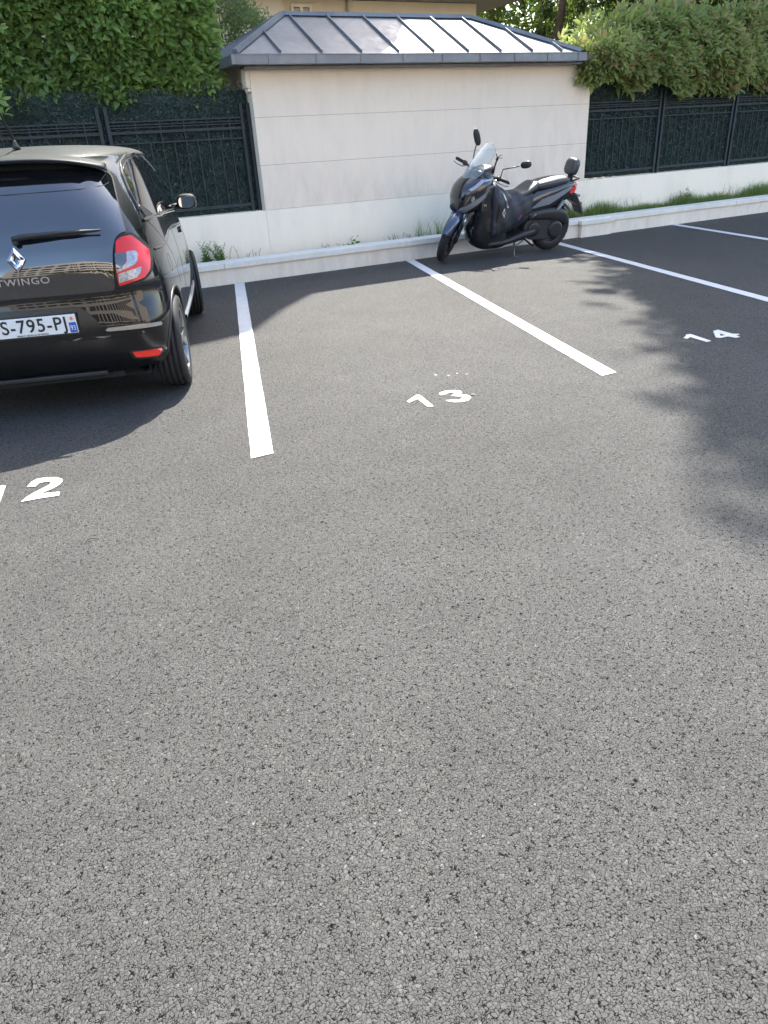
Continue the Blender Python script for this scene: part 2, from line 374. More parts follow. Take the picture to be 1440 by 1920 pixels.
def patch(bvh, poly, axis, off, name, mat, parent, step=.03, sign=1, skirt=.004, maxd=None, r=0, start=None, **k):
    """lay a thin panel with this outline on a surface. axis 'y-': seen from behind, poly in (x,z); 'x': from the side sign, poly in (y,z)"""
    if r: poly = rounded(poly, r)
    bd = densify(poly, step); nb = len(bd)
    xs = [p[0] for p in bd]; ys = [p[1] for p in bd]; pts = list(bd)
    g = step
    nx = int((max(xs) - min(xs)) / g); ny = int((max(ys) - min(ys)) / g)
    for i in range(nx + 1):
        for j in range(ny + 1):
            p = (min(xs) + (i + .5) * g, min(ys) + (j + .5) * g)
            if inside(p, bd) and min(math.dist(p, q) for q in bd) > g * .45: pts.append(p)
    res = delaunay_2d_cdt([Vector(p) for p in pts], [(i, (i + 1) % nb) for i in range(nb)], [], 1, 1e-6)
    V, E, Fc = res[0], res[1], res[2]
    Fc = [f for f in Fc if inside(tuple(sum((V[i] for i in f), Vector((0, 0))) / 3), bd)]
    vs = []; prev = None
    for p in V:
        if axis == 'y-': o_ = Vector((p.x, -3 if start is None else start, p.y)); d = Vector((0, 1, 0))
        elif axis == 'z': o_ = Vector((p.x, p.y, 3)); d = Vector((0, 0, -1))
        elif axis == 'y+': o_ = Vector((p.x, 6, p.y)); d = Vector((0, -1, 0))
        else: o_ = Vector((3 * sign, p.x, p.y)) if axis == 'x' else Vector((p.x, 2 * sign, p.y)); d = Vector((-sign, 0, 0)) if axis == 'x' else Vector((0, -sign, 0))
        h, nn, _, _ = bvh.ray_cast(o_, d)
        if h is None:
            h, nn, _, _ = bvh.find_nearest(o_ + d * (o_.length if prev is None else (prev - o_).dot(d)))
        if nn.dot(d) > 0: nn = -nn
        if axis == 'x2': nn = -d
        prev = h; vs.append((h, nn))
    nb_ = [[] for _ in vs]
    for f in Fc:
        for i in range(len(f)): nb_[f[i]].append(f[i - 1]); nb_[f[i - 1]].append(f[i])
    N0 = [nn for _, nn in vs]
    for _ in range(6): N0 = [(sum((N0[j] for j in nb_[i]), N0[i] * 2)).normalized() for i in range(len(N0))]
    vs = [(h, n0) for (h, _), n0 in zip(vs, N0)]
    top = [h + nn * off for h, nn in vs]; low = [h - nn * skirt for h, nn in vs]
    # boundary edges
    cnt = {}
    for f in Fc:
        for i in range(len(f)):
            e = (f[i], f[(i + 1) % len(f)]); cnt[tuple(sorted(e))] = cnt.get(tuple(sorted(e)), 0) + 1
    m = MB(); N = len(vs)
    fs = [tuple(f) for f in Fc]
    m.add(top, fs, True)
    rim = [e for e, c in cnt.items() if c == 1]; ids = sorted({i for e in rim for i in e}); pos_ = {i: k_ for k_, i in enumerate(ids)}; nr_ = len(ids)
    m.add([top[i] for i in ids] + [low[i] for i in ids], [(pos_[a], pos_[b_], pos_[b_] + nr_, pos_[a] + nr_) for a, b_ in rim], False)
    return m.build(name, mat, parent, **k)
def inside(p, poly):
    x, y = p; c = False; j = len(poly) - 1
    for i in range(len(poly)):
        xi, yi = poly[i]; xj, yj = poly[j]
        if (yi > y) != (yj > y) and x < (xj - xi) * (y - yi) / (yj - yi) + xi: c = not c
        j = i
    return c
def strip(bvh, line, axis, off, wd, name, mat, parent, sign=1, raise_=.002, **k):
    """thin raised band following a polyline on the surface"""
    pts = []
    for i in range(len(line) - 1):
        a, b = line[i], line[i + 1]; n = max(1, int(math.dist(a, b) / .02))
        pts += [(a[0] + (b[0] - a[0]) * q / n, a[1] + (b[1] - a[1]) * q / n) for q in range(n)]
    pts.append(line[-1]); P = []
    for p in pts:
        if axis == 'y-': o_ = Vector((p[0], -3, p[1])); d = Vector((0, 1, 0))
        else: o_ = Vector((3 * sign, p[0], p[1])); d = Vector((-sign, 0, 0))
        h, nn, _, _ = bvh.ray_cast(o_, d)
        if h is None: continue
        if nn.dot(d) > 0: nn = -nn
        P.append((h, nn))
    vs = []; fs = []
    for i, (h, nn) in enumerate(P):
        t = (P[min(i + 1, len(P) - 1)][0] - P[max(0, i - 1)][0]).normalized(); s_ = t.cross(nn).normalized() * wd / 2
        vs += [h - s_ - nn * .002, h - s_ * .8 + nn * off, h + s_ * .8 + nn * off, h + s_ - nn * .002]
    for i in range(len(P) - 1):
        for q in range(3): fs.append((i * 4 + q, i * 4 + q + 1, i * 4 + 5 + q, i * 4 + 4 + q))
    return MB().add(vs, fs, True).build(name, mat, parent, **k)

# ------------------------------------------------------------------ foliage helpers
def unit(a): return a / np.maximum(np.linalg.norm(a, axis=1, keepdims=True), 1e-9)
LEAF7 = (np.array([(0, 0, 0), (.5, .32, .06), (.42, .68, .05), (0, 1, -.12), (-.42, .68, .05), (-.5, .32, .06), (0, .45, -.03)]), [(0, 1, 2, 3, 6), (0, 6, 3, 4, 5)])
LEAF5 = (np.array([(0, 0, 0), (.5, .45, .06), (0, 1, -.08), (-.5, .45, .06), (0, .45, -.04)]), [(0, 1, 2, 4), (0, 4, 2, 3)])
def leaves(name, pos, d, size, aspect, tone, mat, parent=None, tpl=LEAF7, updir=.6, upv=(0, 0, 1.), **k):
    n = len(pos); d = unit(d); up = unit(np.array([upv]) * updir + rng.normal(size=(n, 3)) * .45)
    s_ = unit(np.cross(d, up)); nn = np.cross(s_, d)
    T, Fs = tpl; asp = aspect * rng.uniform(.8, 1.2, n)
    V = pos[:, None, :] + size[:, None, None] * (T[None, :, 0, None] * (asp[:, None, None]) * s_[:, None, :] + T[None, :, 1, None] * d[:, None, :] + T[None, :, 2, None] * nn[:, None, :])
    nv = len(T); V = V.reshape(-1, 3)
    L = len(Fs[0]); F = (np.arange(n)[:, None, None] * nv + np.array(Fs)[None]).reshape(-1)
    me = bpy.data.meshes.new(name); me.vertices.add(n * nv); me.vertices.foreach_set('co', V.ravel())
    npoly = n * len(Fs); me.loops.add(npoly * L); me.loops.foreach_set('vertex_index', F.astype(np.int32))
    me.polygons.add(npoly); me.polygons.foreach_set('loop_start', np.arange(npoly, dtype=np.int32) * L)
    me.update(calc_edges=True); me.validate()
    a = me.attributes.new('tone', 'FLOAT', 'POINT'); a.data.foreach_set('value', np.repeat(np.clip(tone, 0, 1), nv).astype(np.float32))
    me.polygons.foreach_set('use_smooth', np.ones(len(me.polygons), bool))
    me.materials.append(mat); o = bpy.data.objects.new(name, me); COL.objects.link(o)
    if parent: o.parent = parent
    return tag(o, **k)
def shoots(origin, axis, k, length, spread=1.0):
    """rosettes: k leaves spiralling on each shoot; returns positions, directions, index of leaf in shoot"""
    n = len(origin); axis = unit(axis); u = unit(np.cross(axis, rng.normal(size=(n, 3)))); v = np.cross(axis, u)
    P = []; D = []; I = []
    for j in range(k):
        t = (j + rng.uniform(-.3, .3, n)) / k; a = j * 2.4 + rng.uniform(-.4, .4, n)
        rad = np.cos(a)[:, None] * u + np.sin(a)[:, None] * v
        P.append(origin + axis * (length * t[:, None] if np.isscalar(length) else (length * t)[:, None])); D.append(rad * spread * (1.15 - .8 * t[:, None]) + axis * (.35 + .9 * t[:, None])); I.append(t)
    return np.concatenate(P), np.concatenate(D), np.concatenate(I)

def lump(p, sc, seed, amp):
    q = p * sc + seed
    return amp * (np.sin(q[:, 0] * 1.7 + 1.3 * np.sin(q[:, 1])) + np.sin(q[:, 2] * 2.1 + np.cos(q[:, 0] * 1.3)) + .5 * np.sin(q[:, 0] * 4.3 + q[:, 2] * 3.7)) / 2.5

# ------------------------------------------------------------------ ground, markings, low walls
def plane(name, x0, x1, y0, y1, z, mat, **k):
    return MB().add([(x0, y0, z), (x1, y0, z), (x1, y1, z), (x0, y1, z)], [(0, 1, 2, 3)]).build(name, mat, **k)
plane('ground', -300, 300, -300, 300, 0, M['asphalt'], kind='structure')

K = .2857; YL = 8.85; YB = 3.40
LW = .124
def bay_line(x_top, label, y0=YB, y1=YL):
    m = MB(); n = 44
    for i in range(n + 1):
        y = y0 + (y1 - y0) * i / n; c = x_top - K * (YL - y); j = [random.uniform(-.0016, .0016) for _ in range(2)]
        m.v += [(c + j[0], y, .004), (c + LW + j[1], y, .004)]
    m.f = [(2 * i, 2 * i + 1, 2 * i + 3, 2 * i + 2) for i in range(n)]; m.sm = [False] * n
    m.build('bay_line', M['paint'], label=label, cat='road marking', group='white lines between the parking bays')
bay_line(2.452, 'white painted line between the black car and bay 13')
bay_line(4.85, 'white painted line between bays 13 and 14, passing the scooter front wheel')
bay_line(7.255, 'white painted line starting at the scooter rear wheel, right of bay 14')
bay_line(9.79, 'shortest visible white painted line, at far right against the low wall')

def flat(name, polys, label, holes=()):
    o = None; m = MB()
    for poly in polys:
        d = densify(poly, .02); d = [(x + random.uniform(-.001, .001), y + random.uniform(-.001, .001)) for x, y in d]
        pts = [Vector(p) for p in d]; ed = [(i, (i + 1) % len(d)) for i in range(len(d))]
        for hl in holes:
            b = len(pts); pts += [Vector(p) for p in hl]; ed += [(b + i, b + (i + 1) % len(hl)) for i in range(len(hl))]
        r_ = delaunay_2d_cdt(pts, ed, [], 0, 1e-7)
        fs = []
        for f in r_[2]:
            c = tuple(sum((r_[0][i] for i in f), Vector((0, 0))) / len(f))
            if inside(c, poly) and not any(inside(c, hl) for hl in holes): fs.append(tuple(f))
        m.add([(p.x, p.y, .004) for p in r_[0]], fs)
    return m.build(name, M['paint'], label=label, cat='bay number', group='white numbers painted in the parking bays')
one = [(2.004, 3.716), (2.113, 3.788), (2.132, 3.773), (2.094, 3.539), (2.057, 3.549), (2.083, 3.718), (2.007, 3.687)]
three = [(2.238, 3.717), (2.261, 3.741), (2.307, 3.748), (2.36, 3.726), (2.384, 3.685), (2.37, 3.651), (2.348, 3.629), (2.377, 3.585), (2.365, 3.54), (2.324, 3.505), (2.274, 3.503), (2.233, 3.526), (2.209, 3.564), (2.209, 3.59), (2.24, 3.575), (2.275, 3.554), (2.308, 3.556), (2.323, 3.585), (2.306, 3.616), (2.282, 3.642), (2.306, 3.66), (2.325, 3.665), (2.325, 3.69), (2.303, 3.701), (2.26, 3.686), (2.235, 3.691)]
two = [(-0.176, 3.702), (-0.15, 3.761), (-0.119, 3.785), (-0.074, 3.771), (-0.033, 3.743), (-0.011, 3.705), (-0.012, 3.667), (-0.03, 3.635), (-0.061, 3.607), (-0.125, 3.574), (-0.082, 3.561), (-0.034, 3.544), (-0.044, 3.498), (-0.121, 3.517), (-0.213, 3.53), (-0.186, 3.571), (-0.151, 3.607), (-0.108, 3.639), (-0.078, 3.661), (-0.066, 3.684), (-0.07, 3.707), (-0.09, 3.72), (-0.12, 3.715), (-0.138, 3.684)]
one12 = [(x - 2.402, y + .012) for x, y in one]
one14 = [(4.422, 3.756), (4.465, 3.774), (4.515, 3.811), (4.552, 3.801), (4.501, 3.564), (4.453, 3.566), (4.477, 3.739), (4.42, 3.716)]
four = [(4.749, 3.761), (4.806, 3.761), (4.784, 3.613), (4.817, 3.585), (4.799, 3.564), (4.764, 3.565), (4.751, 3.516), (4.702, 3.519), (4.695, 3.58), (4.615, 3.585), (4.608, 3.619)]
hole4 = [(4.725, 3.681), (4.713, 3.619), (4.666, 3.623)]
flat('bay_number', [one12, two], 'white number 12 painted on the asphalt behind the black car')
flat('bay_number', [one, three], 'sunlit white number 13 painted in the middle bay')
flat('bay_number', [one14, four], 'white number 14 painted in the tree shade at right', [hole4])
for q in ([(2.437, 4.123), (2.452, 4.119), (2.443, 4.053), (2.421, 4.061)], [(2.489, 4.041), (2.519, 4.017), (2.511, 3.998), (2.481, 4.028)], [(2.565, 4.041), (2.59, 4.031), (2.582, 4.011), (2.557, 4.021)], [(2.611, 3.986), (2.632, 3.969), (2.623, 3.956), (2.602, 3.973)]):
    _c = (sum(a[0] for a in q) / 4, sum(a[1] for a in q) / 4); MB().add([(_c[0] + (x - _c[0]) * .42, _c[1] + (y - _c[1]) * .42, .004) for x, y in q], [(0, 1, 2, 3)]).build('paint_smudge', M['paint'], label='small stray white paint fleck on the asphalt just beyond number 13', cat='paint mark', group='stray paint flecks beyond number 13')
MB().tube([(.01, 2.92, .006), (.028, 2.936, .012), (.048, 2.934, .008), (.069, 2.927, .005)], [.0018, .003, .0025, .001], 6).build('twig', M['dry' if 0 else 'bark'], label='small dry twig lying on the asphalt below number 12', cat='twig')

# planter kerb
kw = empty('kerb_wall', (0, 8.88, 0), label='long low rendered kerb wall with pale concrete coping holding the weed bed', cat='low wall')
def W(m, name, mat, par, **k):
    px, py, pz = par.location; m.v = [(x - px, y - py, z - pz) for x, y, z in m.v]; return m.build(name, mat, par, **k)
m = MB()
for a, b in ((-12, 3.97), (3.972, 26)): m.box((a, 8.88, -.05), (b, 9.10, .185))
W(m, 'base', M['kerb'], kw)
_n = 34; _px = rng.uniform(2, 13, _n); _py = np.where(rng.uniform(0, 1, _n) < .7, 8.8 - rng.exponential(.12, _n), rng.uniform(2.5, 8, _n))
LITTER = (_px, _py)
m = MB(); e = [-12, -7.3, -2.4, 2.36, 7.83, 8.49, 11.25, 16, 21, 26]
for i in range(len(e) - 1): m.box((e[i] + .002, 8.852, .185), (e[i + 1] - .002, 9.135, .255))
W(m, 'coping', M['cap'], kw, bevel=.006)
m = MB(); m.box((7.86, 8.815, -.05), (8.46, 8.8795, .175)); W(m, 'pier', M['kerb'], kw, bevel=.004)
m = MB(); m.box((7.84, 8.79, .176), (8.48, 8.851, .235)); W(m, 'pier_coping', M['cap'], kw, bevel=.006)
plane('soil', -12, 26, 9.09, 9.36, .20, M['soil'], kind='structure')
plane('lawn', -60, 90, 9.7, 120, .55, M['soil'], kind='structure')

bw = empty('boundary_wall', (0, 9.45, 0), label='pale rendered base wall running under the fences and the beige building', cat='wall')
m = MB()
for a, b in ((-12, 3.128), (3.131, 8.30), (8.302, 26)): m.box((a, 9.346, 0), (b, 9.62, .755))
W(m, 'wall', M['base'], bw)

# ------------------------------------------------------------------ beige outbuilding with zinc roof
ob = empty('outbuilding', (5.7, 9.35, .757), label='small beige rendered outbuilding with hipped zinc standing seam roof', cat='building')
XL, XR = 3.13, 8.32
m = MB()
for z0, z1 in ((.758, 1.265), (1.268, 1.783), (1.786, 2.40)): m.box((XL, 9.352, z0), (XR, 9.60, z1))
for z0, z1 in ((.758, 2.40),):
    m.box((XL, 9.601, z0), (XL + .22, 11.1, z1)); m.box((XR - .22, 9.601, z0), (XR, 11.1, z1)); m.box((XL, 11.1, z0), (XR, 11.3, z1))
W(m, 'wall', M['stucco'], ob)
W(MB().box((XL + .01, 9.356, .76), (XR - .01, 9.59, 2.39)), 'joint_lining', M['joint'], ob)
W(MB().box((3.075, 9.352, 2.09), (3.129, 9.50, 2.30)).box((3.09, 9.354, 2.05), (3.129, 9.48, 2.0895)), 'corner_notch', M['stucco'], ob, bevel=.012)
# roof
x0, x1, y0, y1, ze = 2.93, 7.93, 9.16, 11.14, 2.415
dd = .99; zr = 2.925; rl = (x0 + dd, y0 + dd, zr); rr = (x1 - dd - .19, y0 + dd, zr)
rv = [(x0, y0, ze), (x1, y0, ze), (x1, y1, ze), (x0, y1, ze), rl, rr]
m = MB().add(rv + [(a, b, c - .03) for a, b, c in rv[:4]], [(0, 1, 5, 4), (1, 2, 5), (2, 3, 4, 5), (3, 0, 4), (0, 6, 7, 1), (1, 7, 8, 2), (2, 8, 9, 3), (3, 9, 6, 0), (6, 9, 8, 7)])
roof = W(m, 'roof', M['zinc'], ob)
V3 = Vector
def ribs(m, a, b, wd=.022, h=.035, up=None):
    a, b = V3(a), V3(b); d = (b - a).normalized(); s_ = d.cross(V3((0, 0, 1))).normalized(); u = s_.cross(d).normalized()
    vs = []
    for p in (a, b):
        vs += [p + s_ * wd / 2, p + s_ * wd / 2 * .6 + u * h, p - s_ * wd / 2 * .6 + u * h, p - s_ * wd / 2]
    m.add(vs, [(0, 1, 5, 4), (1, 2, 6, 5), (2, 3, 7, 6), (0, 3, 2, 1), (4, 5, 6, 7), (0, 4, 7, 3)])
slope = (zr - ze) / dd
for X in (3.473, 3.995, 4.517, 5.034, 5.546, 6.066, 6.581, 7.098, 7.604):
    t = dd
    if X < rl[0]: t = X - x0
    if X > rr[0]: t = (x1 - X) / (x1 - rr[0]) * dd
    m = MB(); ribs(m, (X, y0 + .01, ze + .004), (X, y0 + t - .02, ze + slope * (t - .02) - .004)); W(m, 'standing_seam', M['zinc'], ob)
for Yq in (9.68, 10.15, 10.62):
    t = min(Yq - y0, y1 - Yq, dd); m = MB(); ribs(m, (x0 + .01, Yq, ze + .004), (x0 + t - .02, Yq, ze + slope * (t - .02))); W(m, 'standing_seam', M['zinc'], ob)
m = MB()
for a, b in ((rl, rr), (rv[0], rl), (rv[1], rr), (rv[2], rr), (rv[3], rl)): ribs(m, a, b, .075, .045)
W(m, 'ridge_cap', M['zinc'], ob)
m = MB(); m.box((2.89, 9.045, 2.30), (7.95, 9.155, 2.395)); m.box((2.89, 9.04, 2.388), (7.95, 9.0449, 2.40))
m.box((2.84, 9.045, 2.30), (2.889, 11.2, 2.395))
gut = W(m, 'gutter', M['zinc'], ob, bevel=.006)
for px in (3.28, 3.87, 4.45, 5.03, 5.60, 6.17, 6.72, 7.27, 7.8):
    W(MB().box((px - .008, 9.036, 2.298), (px + .008, 9.16, 2.402)), 'gutter_strap', M['zinc'], ob)
W(MB().box((3.02, 9.19, 2.272), (8.34, 9.35, 2.298)), 'drip_flashing', M['zinc'], ob, bevel=.004)
W(MB().box((2.90, 9.156, 2.32), (8.30, 9.60, 2.384)), 'soffit', M['zinc'], ob)

# ------------------------------------------------------------------ fences
def fence(name, xa, xb, posts, label, zt=(1.80, 1.765, 1.738, 1.69, 1.58)):
    F = empty(name, (xa, 9.5, .757), label=label, cat='fence', group='dark metal railings with artificial hedge screen')
    for px in posts:
        for q in (-.045, .045): W(MB().box((px + q - .02, 9.48, .757), (px + q + .02, 9.52, 1.95)), 'post', M['fence'], F, bevel=.003)
    edges = [xa] + list(posts) + [xb]
    for a, b in zip(edges[:-1], edges[1:]):
        a_, b_ = a + .066, b - .066
        if b_ - a_ < .2: continue
        m = MB()
        for z, h in ((zt[0], .016), (zt[1], .012), (zt[2], .012), (zt[3], .030), (zt[4], .016), (.835, .035)): m.box((a_, 9.49, z - h / 2), (b_, 9.51, z + h / 2))
        n = int((b_ - a_) / .138); st = (b_ - a_) / n
        for i in range(1, n):
            x = a_ + i * st; top = zt[0] - .009 if i % 2 == 0 else zt[4] - .009
            m.box((x - .0065, 9.4935, .853), (x + .0065, 9.5065, top))
        W(m, 'railing_panel', M['fence'], F)
    # screen cloth: thin wavy sheet with ragged needles
    m = MB(); n = int((xb - xa) / .04); top = lambda x: 2.06 + .02 * math.sin(x * 2.3) + .02 * math.sin(x * 7.1) + .012 * math.sin(x * 23)
    for i in range(n + 1):
        x = xa + (xb - xa) * i / n
        for j in range(16):
            z = .762 + (top(x) - .762) * j / 15; m.v.append((x, 9.545 + .008 * math.sin(x * 9 + z * 5) + .006 * math.sin(z * 17 + x * 3), z))
    for i in range(n):
        for j in range(15): m.f.append((i * 16 + j, (i + 1) * 16 + j, (i + 1) * 16 + j + 1, i * 16 + j + 1)); m.sm.append(True)
    scr = W(m, 'hedge_screen', M['screen'], F); so_ = scr.modifiers.new('solid', 'SOLIDIFY'); so_.thickness = .012
    N = int((xb - xa) * 6500); X = rng.uniform(xa, xb, N); Z = .765 + rng.uniform(0, 1, N) ** .95 * (2.10 + .035 * np.sin(X * 5.1) + .03 * np.sin(X * 13) - .765)
    pos = np.stack([X, 9.535 + rng.uniform(-.01, .005, N), Z], 1)
    d = rng.normal(size=(N, 3)) * np.array([1, .5, 1]) + np.array([0, -.6, 0.2])
    topm = Z > 2.03; d[topm] += np.array([0, 0, 1.5])
    nd = leaves('screen_needles', pos - np.array(F.location), d, rng.uniform(.03, .065, N), .17, rng.beta(1.1, 2.2, N), M['needle'], F, LEAF5)
    nd['kind'] = 'stuff'
    return F
fence('railing_fence', -8.6, 3.12, [-8.7, -7.02, -5.34, -3.66, -1.98, -.30, 1.40, 3.06], 'dark railing fence with green brush screen behind the black car')
fence('railing_fence', 8.34, 20, [9.95, 11.63, 13.31, 14.99, 16.67, 18.35], 'dark railing fence with green brush screen right of the outbuilding')

HATCH = [(0, 1.405), (.50, 1.39), (.565, 1.35), (.580, 1.27), (.598, 1.17), (.618, 1.063), (.622, 1.046), (.592, 1.041), (.56, 1.017), (.538, .954), (.526, .868), (.514, .735), (0, .742)]
TL_OUT = [(.550, 1.00), (.585, 1.032), (.645, 1.037), (.690, .992), (.732, .925), (.733, .846), (.720, .800), (.673, .768), (.530, .744), (.530, .85)]
TL_RED = [(.559, 1.000), (.590, 1.018), (.639, 1.021), (.679, .976), (.716, .924), (.718, .864), (.710, .818), (.680, .784), (.537, .757), (.537, .85)]
TL_HOLE = [(.543, .937), (.603, .932), (.596, .883), (.573, .864), (.538, .845)]
TL_CLR = [(.602, .937), (.650, .934), (.660, .910), (.650, .872), (.628, .858), (.540, .833), (.540, .847), (.578, .864), (.598, .882)]
TL_LOW = [(.545, .826), (.668, .846), (.658, .812), (.637, .792), (.540, .774)]
CHROME = [(.41, .516), (.43, .529), (.622, .531), (.727, .519), (.729, .498), (.633, .504), (.43, .508)]
REF_OUT = [(.515, .376), (.714, .366), (.714, .334), (.671, .300), (.53, .318)]
REF = [(.534, .367), (.700, .359), (.701, .343), (.677, .316), (.549, .330)]
WIN_SUR = [(.10, 1.395), (.27, 1.438), (.657, 1.466), (1.0, 1.452), (1.40, 1.33), (1.70, 1.05), (1.62, 1.02), (.9, 1.055), (.21, 1.075), (-.14, 1.075), (-.08, 1.20), (.0, 1.31)]
WIN_R = [(.14, 1.385), (.30, 1.417), (.60, 1.443), (.70, 1.43), (.775, 1.24), (.72, 1.082), (.22, 1.093), (-.10, 1.094), (-.05, 1.19), (.03, 1.30)]
WIN_F = [(.73, 1.44), (1.0, 1.435), (1.33, 1.32), (1.58, 1.085), (1.43, 1.052), (.76, 1.078), (.81, 1.25)]
BELT = [(-.13, 1.083), (.211, 1.083), (.8, 1.065), (1.65, 1.025)]
WTOP = [(-.10, 1.14), (-.05, 1.24), (.05, 1.345), (.16, 1.41), (.35, 1.447), (.66, 1.460), (1.0, 1.448), (1.38, 1.335), (1.68, 1.06)]
DOORS = [[(-.06, 1.075), (.10, .975), (.232, .905), (.36, .82), (.44, .62)], [(.78, 1.06), (.86, .8), (.84, .32)], [(1.72, 1.01), (1.80, .8), (1.76, .32)], [(.47, .32), (1.76, .32)]]
CREASE = [(-.168, .916), (.232, .905), (.38, .925), (.56, .955), (1.0, .955), (1.66, .925)]
# ------------------------------------------------------------------ small black hatchback
CA = R(-16.3)
car = empty('hatchback_car', (.201, 5.253, 0), CA, label='glossy black small hatchback parked nose to the wall at left', cat='car')
def car_surface():
    Z = [.20, .26, .34, .45, .52, .60, .72, .76, .85, .95, 1.02, 1.10, 1.20, 1.30, 1.38, 1.44]
    YR = [-.36, -.455, -.495, -.51, -.515, -.505, -.487, -.487, -.487, -.468, -.445, -.415, -.365, -.30, -.235, -.175]
    YF = [2.98, 3.04, 3.08, 3.10, 3.10, 3.09, 3.06, 3.03, 2.93, 2.62, 2.30, 2.12, 1.93, 1.74, 1.57, 1.42]
    WD = [.745, .785, .808, .818, .822, .824, .820, .817, .806, .790, .776, .758, .733, .705, .680, .655]
    NR = [6.5, 7.5, 8, 8, 8, 7.5, 7, 7, 6.5, 6, 6, 5.6, 5.0, 4.4, 4.0, 3.7]
    rings = []; NP = 112
    def ring(z, yr, yf, wd, nr, nf=3.6):
        yc = 1.25; out = []
        for k in range(NP):
            t = 2 * math.pi * k / NP; c, s_ = math.cos(t), math.sin(t)
            ex = nr if c < 0 else nf; L = (yc - yr) if c < 0 else (yf - yc)
            # arc-length friendlier sampling
            x = wd * sgp(s_, 2 / ex); y = yc + L * sgp(c, 2 / ex)
            out.append((x, y, z))
        return out
    zz = list(np.linspace(.20, 1.44, 56))
    for z in zz:
        rings.append(ring(z, *[pchip(Z, a, z) for a in (YR, YF, WD, NR)]))
    yr, yf, wd = -.175, 1.42, .655
    for i in range(1, 15):
        t = i / 14 * math.pi / 2; z = 1.44 + .095 * math.sin(t); q = math.cos(t) ** .62
        q = max(q, .02)
        rings.append(ring(z, 1.25 - (1.25 - yr) * q - (1 - q) * .55, 1.25 + (yf - 1.25) * q - (1 - q) * .50, wd * q, 3.7 - 1.0 * (1 - q), 3.6 - .8 * (1 - q)))
    return rings
mb = MB(); mb.rings(car_surface(), True, True)
body = mb.build('body', M['car'], car)
_bm = bmesh.new(); _bm.from_mesh(body.data); CB = BVHTree.FromBMesh(_bm); _bm.free()
# wheel arches cut out of the body
cut = MB()
for yw in (0, 2.492):
    for sx in (-1, 1):
        cut.lathe([(0.001, sx * .56), (.352, sx * .56), (.352, sx * 1.0), (.001, sx * 1.0)], Matrix.Translation((0, yw, .30)), 40, False)
co = cut.build('cutter', M['gap'])
co.parent = car
bo = body.modifiers.new('b', 'BOOLEAN'); bo.object = co; bo.operation = 'DIFFERENCE'; bo.solver = 'EXACT'
bpy.context.view_layer.update(); dg = bpy.context.evaluated_depsgraph_get()
nm = bpy.data.meshes.new_from_object(body.evaluated_get(dg)); body.modifiers.clear(); body.data = nm
bpy.data.objects.remove(co)
nm.materials.clear(); nm.materials.append(M['car']); nm.materials.append(M['gap'])
for p in nm.polygons:
    c = p.center
    inw = any((c.y - yw) ** 2 + (c.z - .30) ** 2 < .3535 ** 2 and abs(c.x) > .5 for yw in (0, 2.492))
    p.material_index = 1 if (inw and not abs(p.normal.x) > .97) or (inw and abs(c.x) < .6) else 0
    if c.z < .2 + 1e-4: p.material_index = 1
bo = body.modifiers.new('wn', 'WEIGHTED_NORMAL'); bo.keep_sharp = True
for sx in (-1, 1):      # arch lip
    for yw, nn in ((0, 'wheel_arch_trim'), (2.492, 'wheel_arch_trim')):
        line = [(yw + .356 * math.cos(a), .30 + .356 * math.sin(a)) for a in np.linspace(R(-8), R(188), 26)]
        strip(CB, line, 'x', .006, .018, nn, M['plastic'], body, sign=sx)

P = lambda poly, off, name, mat, par=car, ax='y-', **k: patch(CB, poly, ax, off, name, mat, par, **k)
mir = lambda poly: [(-x, z) for x, z in poly]
# tailgate: all-glass hatch panel from spoiler down to above the bumper
hr = HATCH
hfull = hr[1:-1] + mir(hr[1:-1])[::-1]
hatch = P(hfull, .006, 'tailgate_glass', M['carglass'], step=.022, r=.03)
P(outset(hfull, .007), .002, 'tailgate_gap', M['gap'], step=.022, r=.035)
# tail lamps
for sx in (1, -1):
    mm = (lambda q: q) if sx == 1 else mir
    lb = P(mm(TL_OUT), .011, 'tail_lamp', M['gap'], step=.014, r=.02)
    P(mm(TL_RED), .016, 'red_lens', M['red'], lb, step=.014, r=.012, skirt=.008)
    P(mm(TL_HOLE), .019, 'lamp_recess', M['carglass'], lb, step=.02, r=.012)
    P(mm(TL_CLR), .020, 'reversing_lens', M['clear'], lb, step=.015, r=.008)
    P(mm(TL_LOW), .020, 'indicator_lens', M['clear'], lb, step=.015, r=.006)
# bumper details
for sx in (1, -1):
    mm = (lambda q: q) if sx == 1 else mir
    P(mm(CHROME), .012, 'chrome_strip', M['chrome'], step=.02, r=.008)
    rb = P(mm(REF_OUT), .006, 'rear_reflector', M['plastic'], step=.02, r=.01)
    P(mm(REF), .011, 'red_reflector_lens', M['redl'], rb, step=.02, r=.008)
strip(CB, [(-.66, .775), (-.508, .731), (0, .737), (.508, .731), (.66, .775)], 'y-', .001, .006, 'bumper_gap', M['gap'], car)
lowp = [(-.73, .475), (-.524, .468), (.524, .468), (.73, .475), (.72, .29), (.66, .25), (-.66, .25), (-.72, .29)]
P(lowp, .004, 'lower_bumper', M['glossplastic'], step=.05, r=.03)
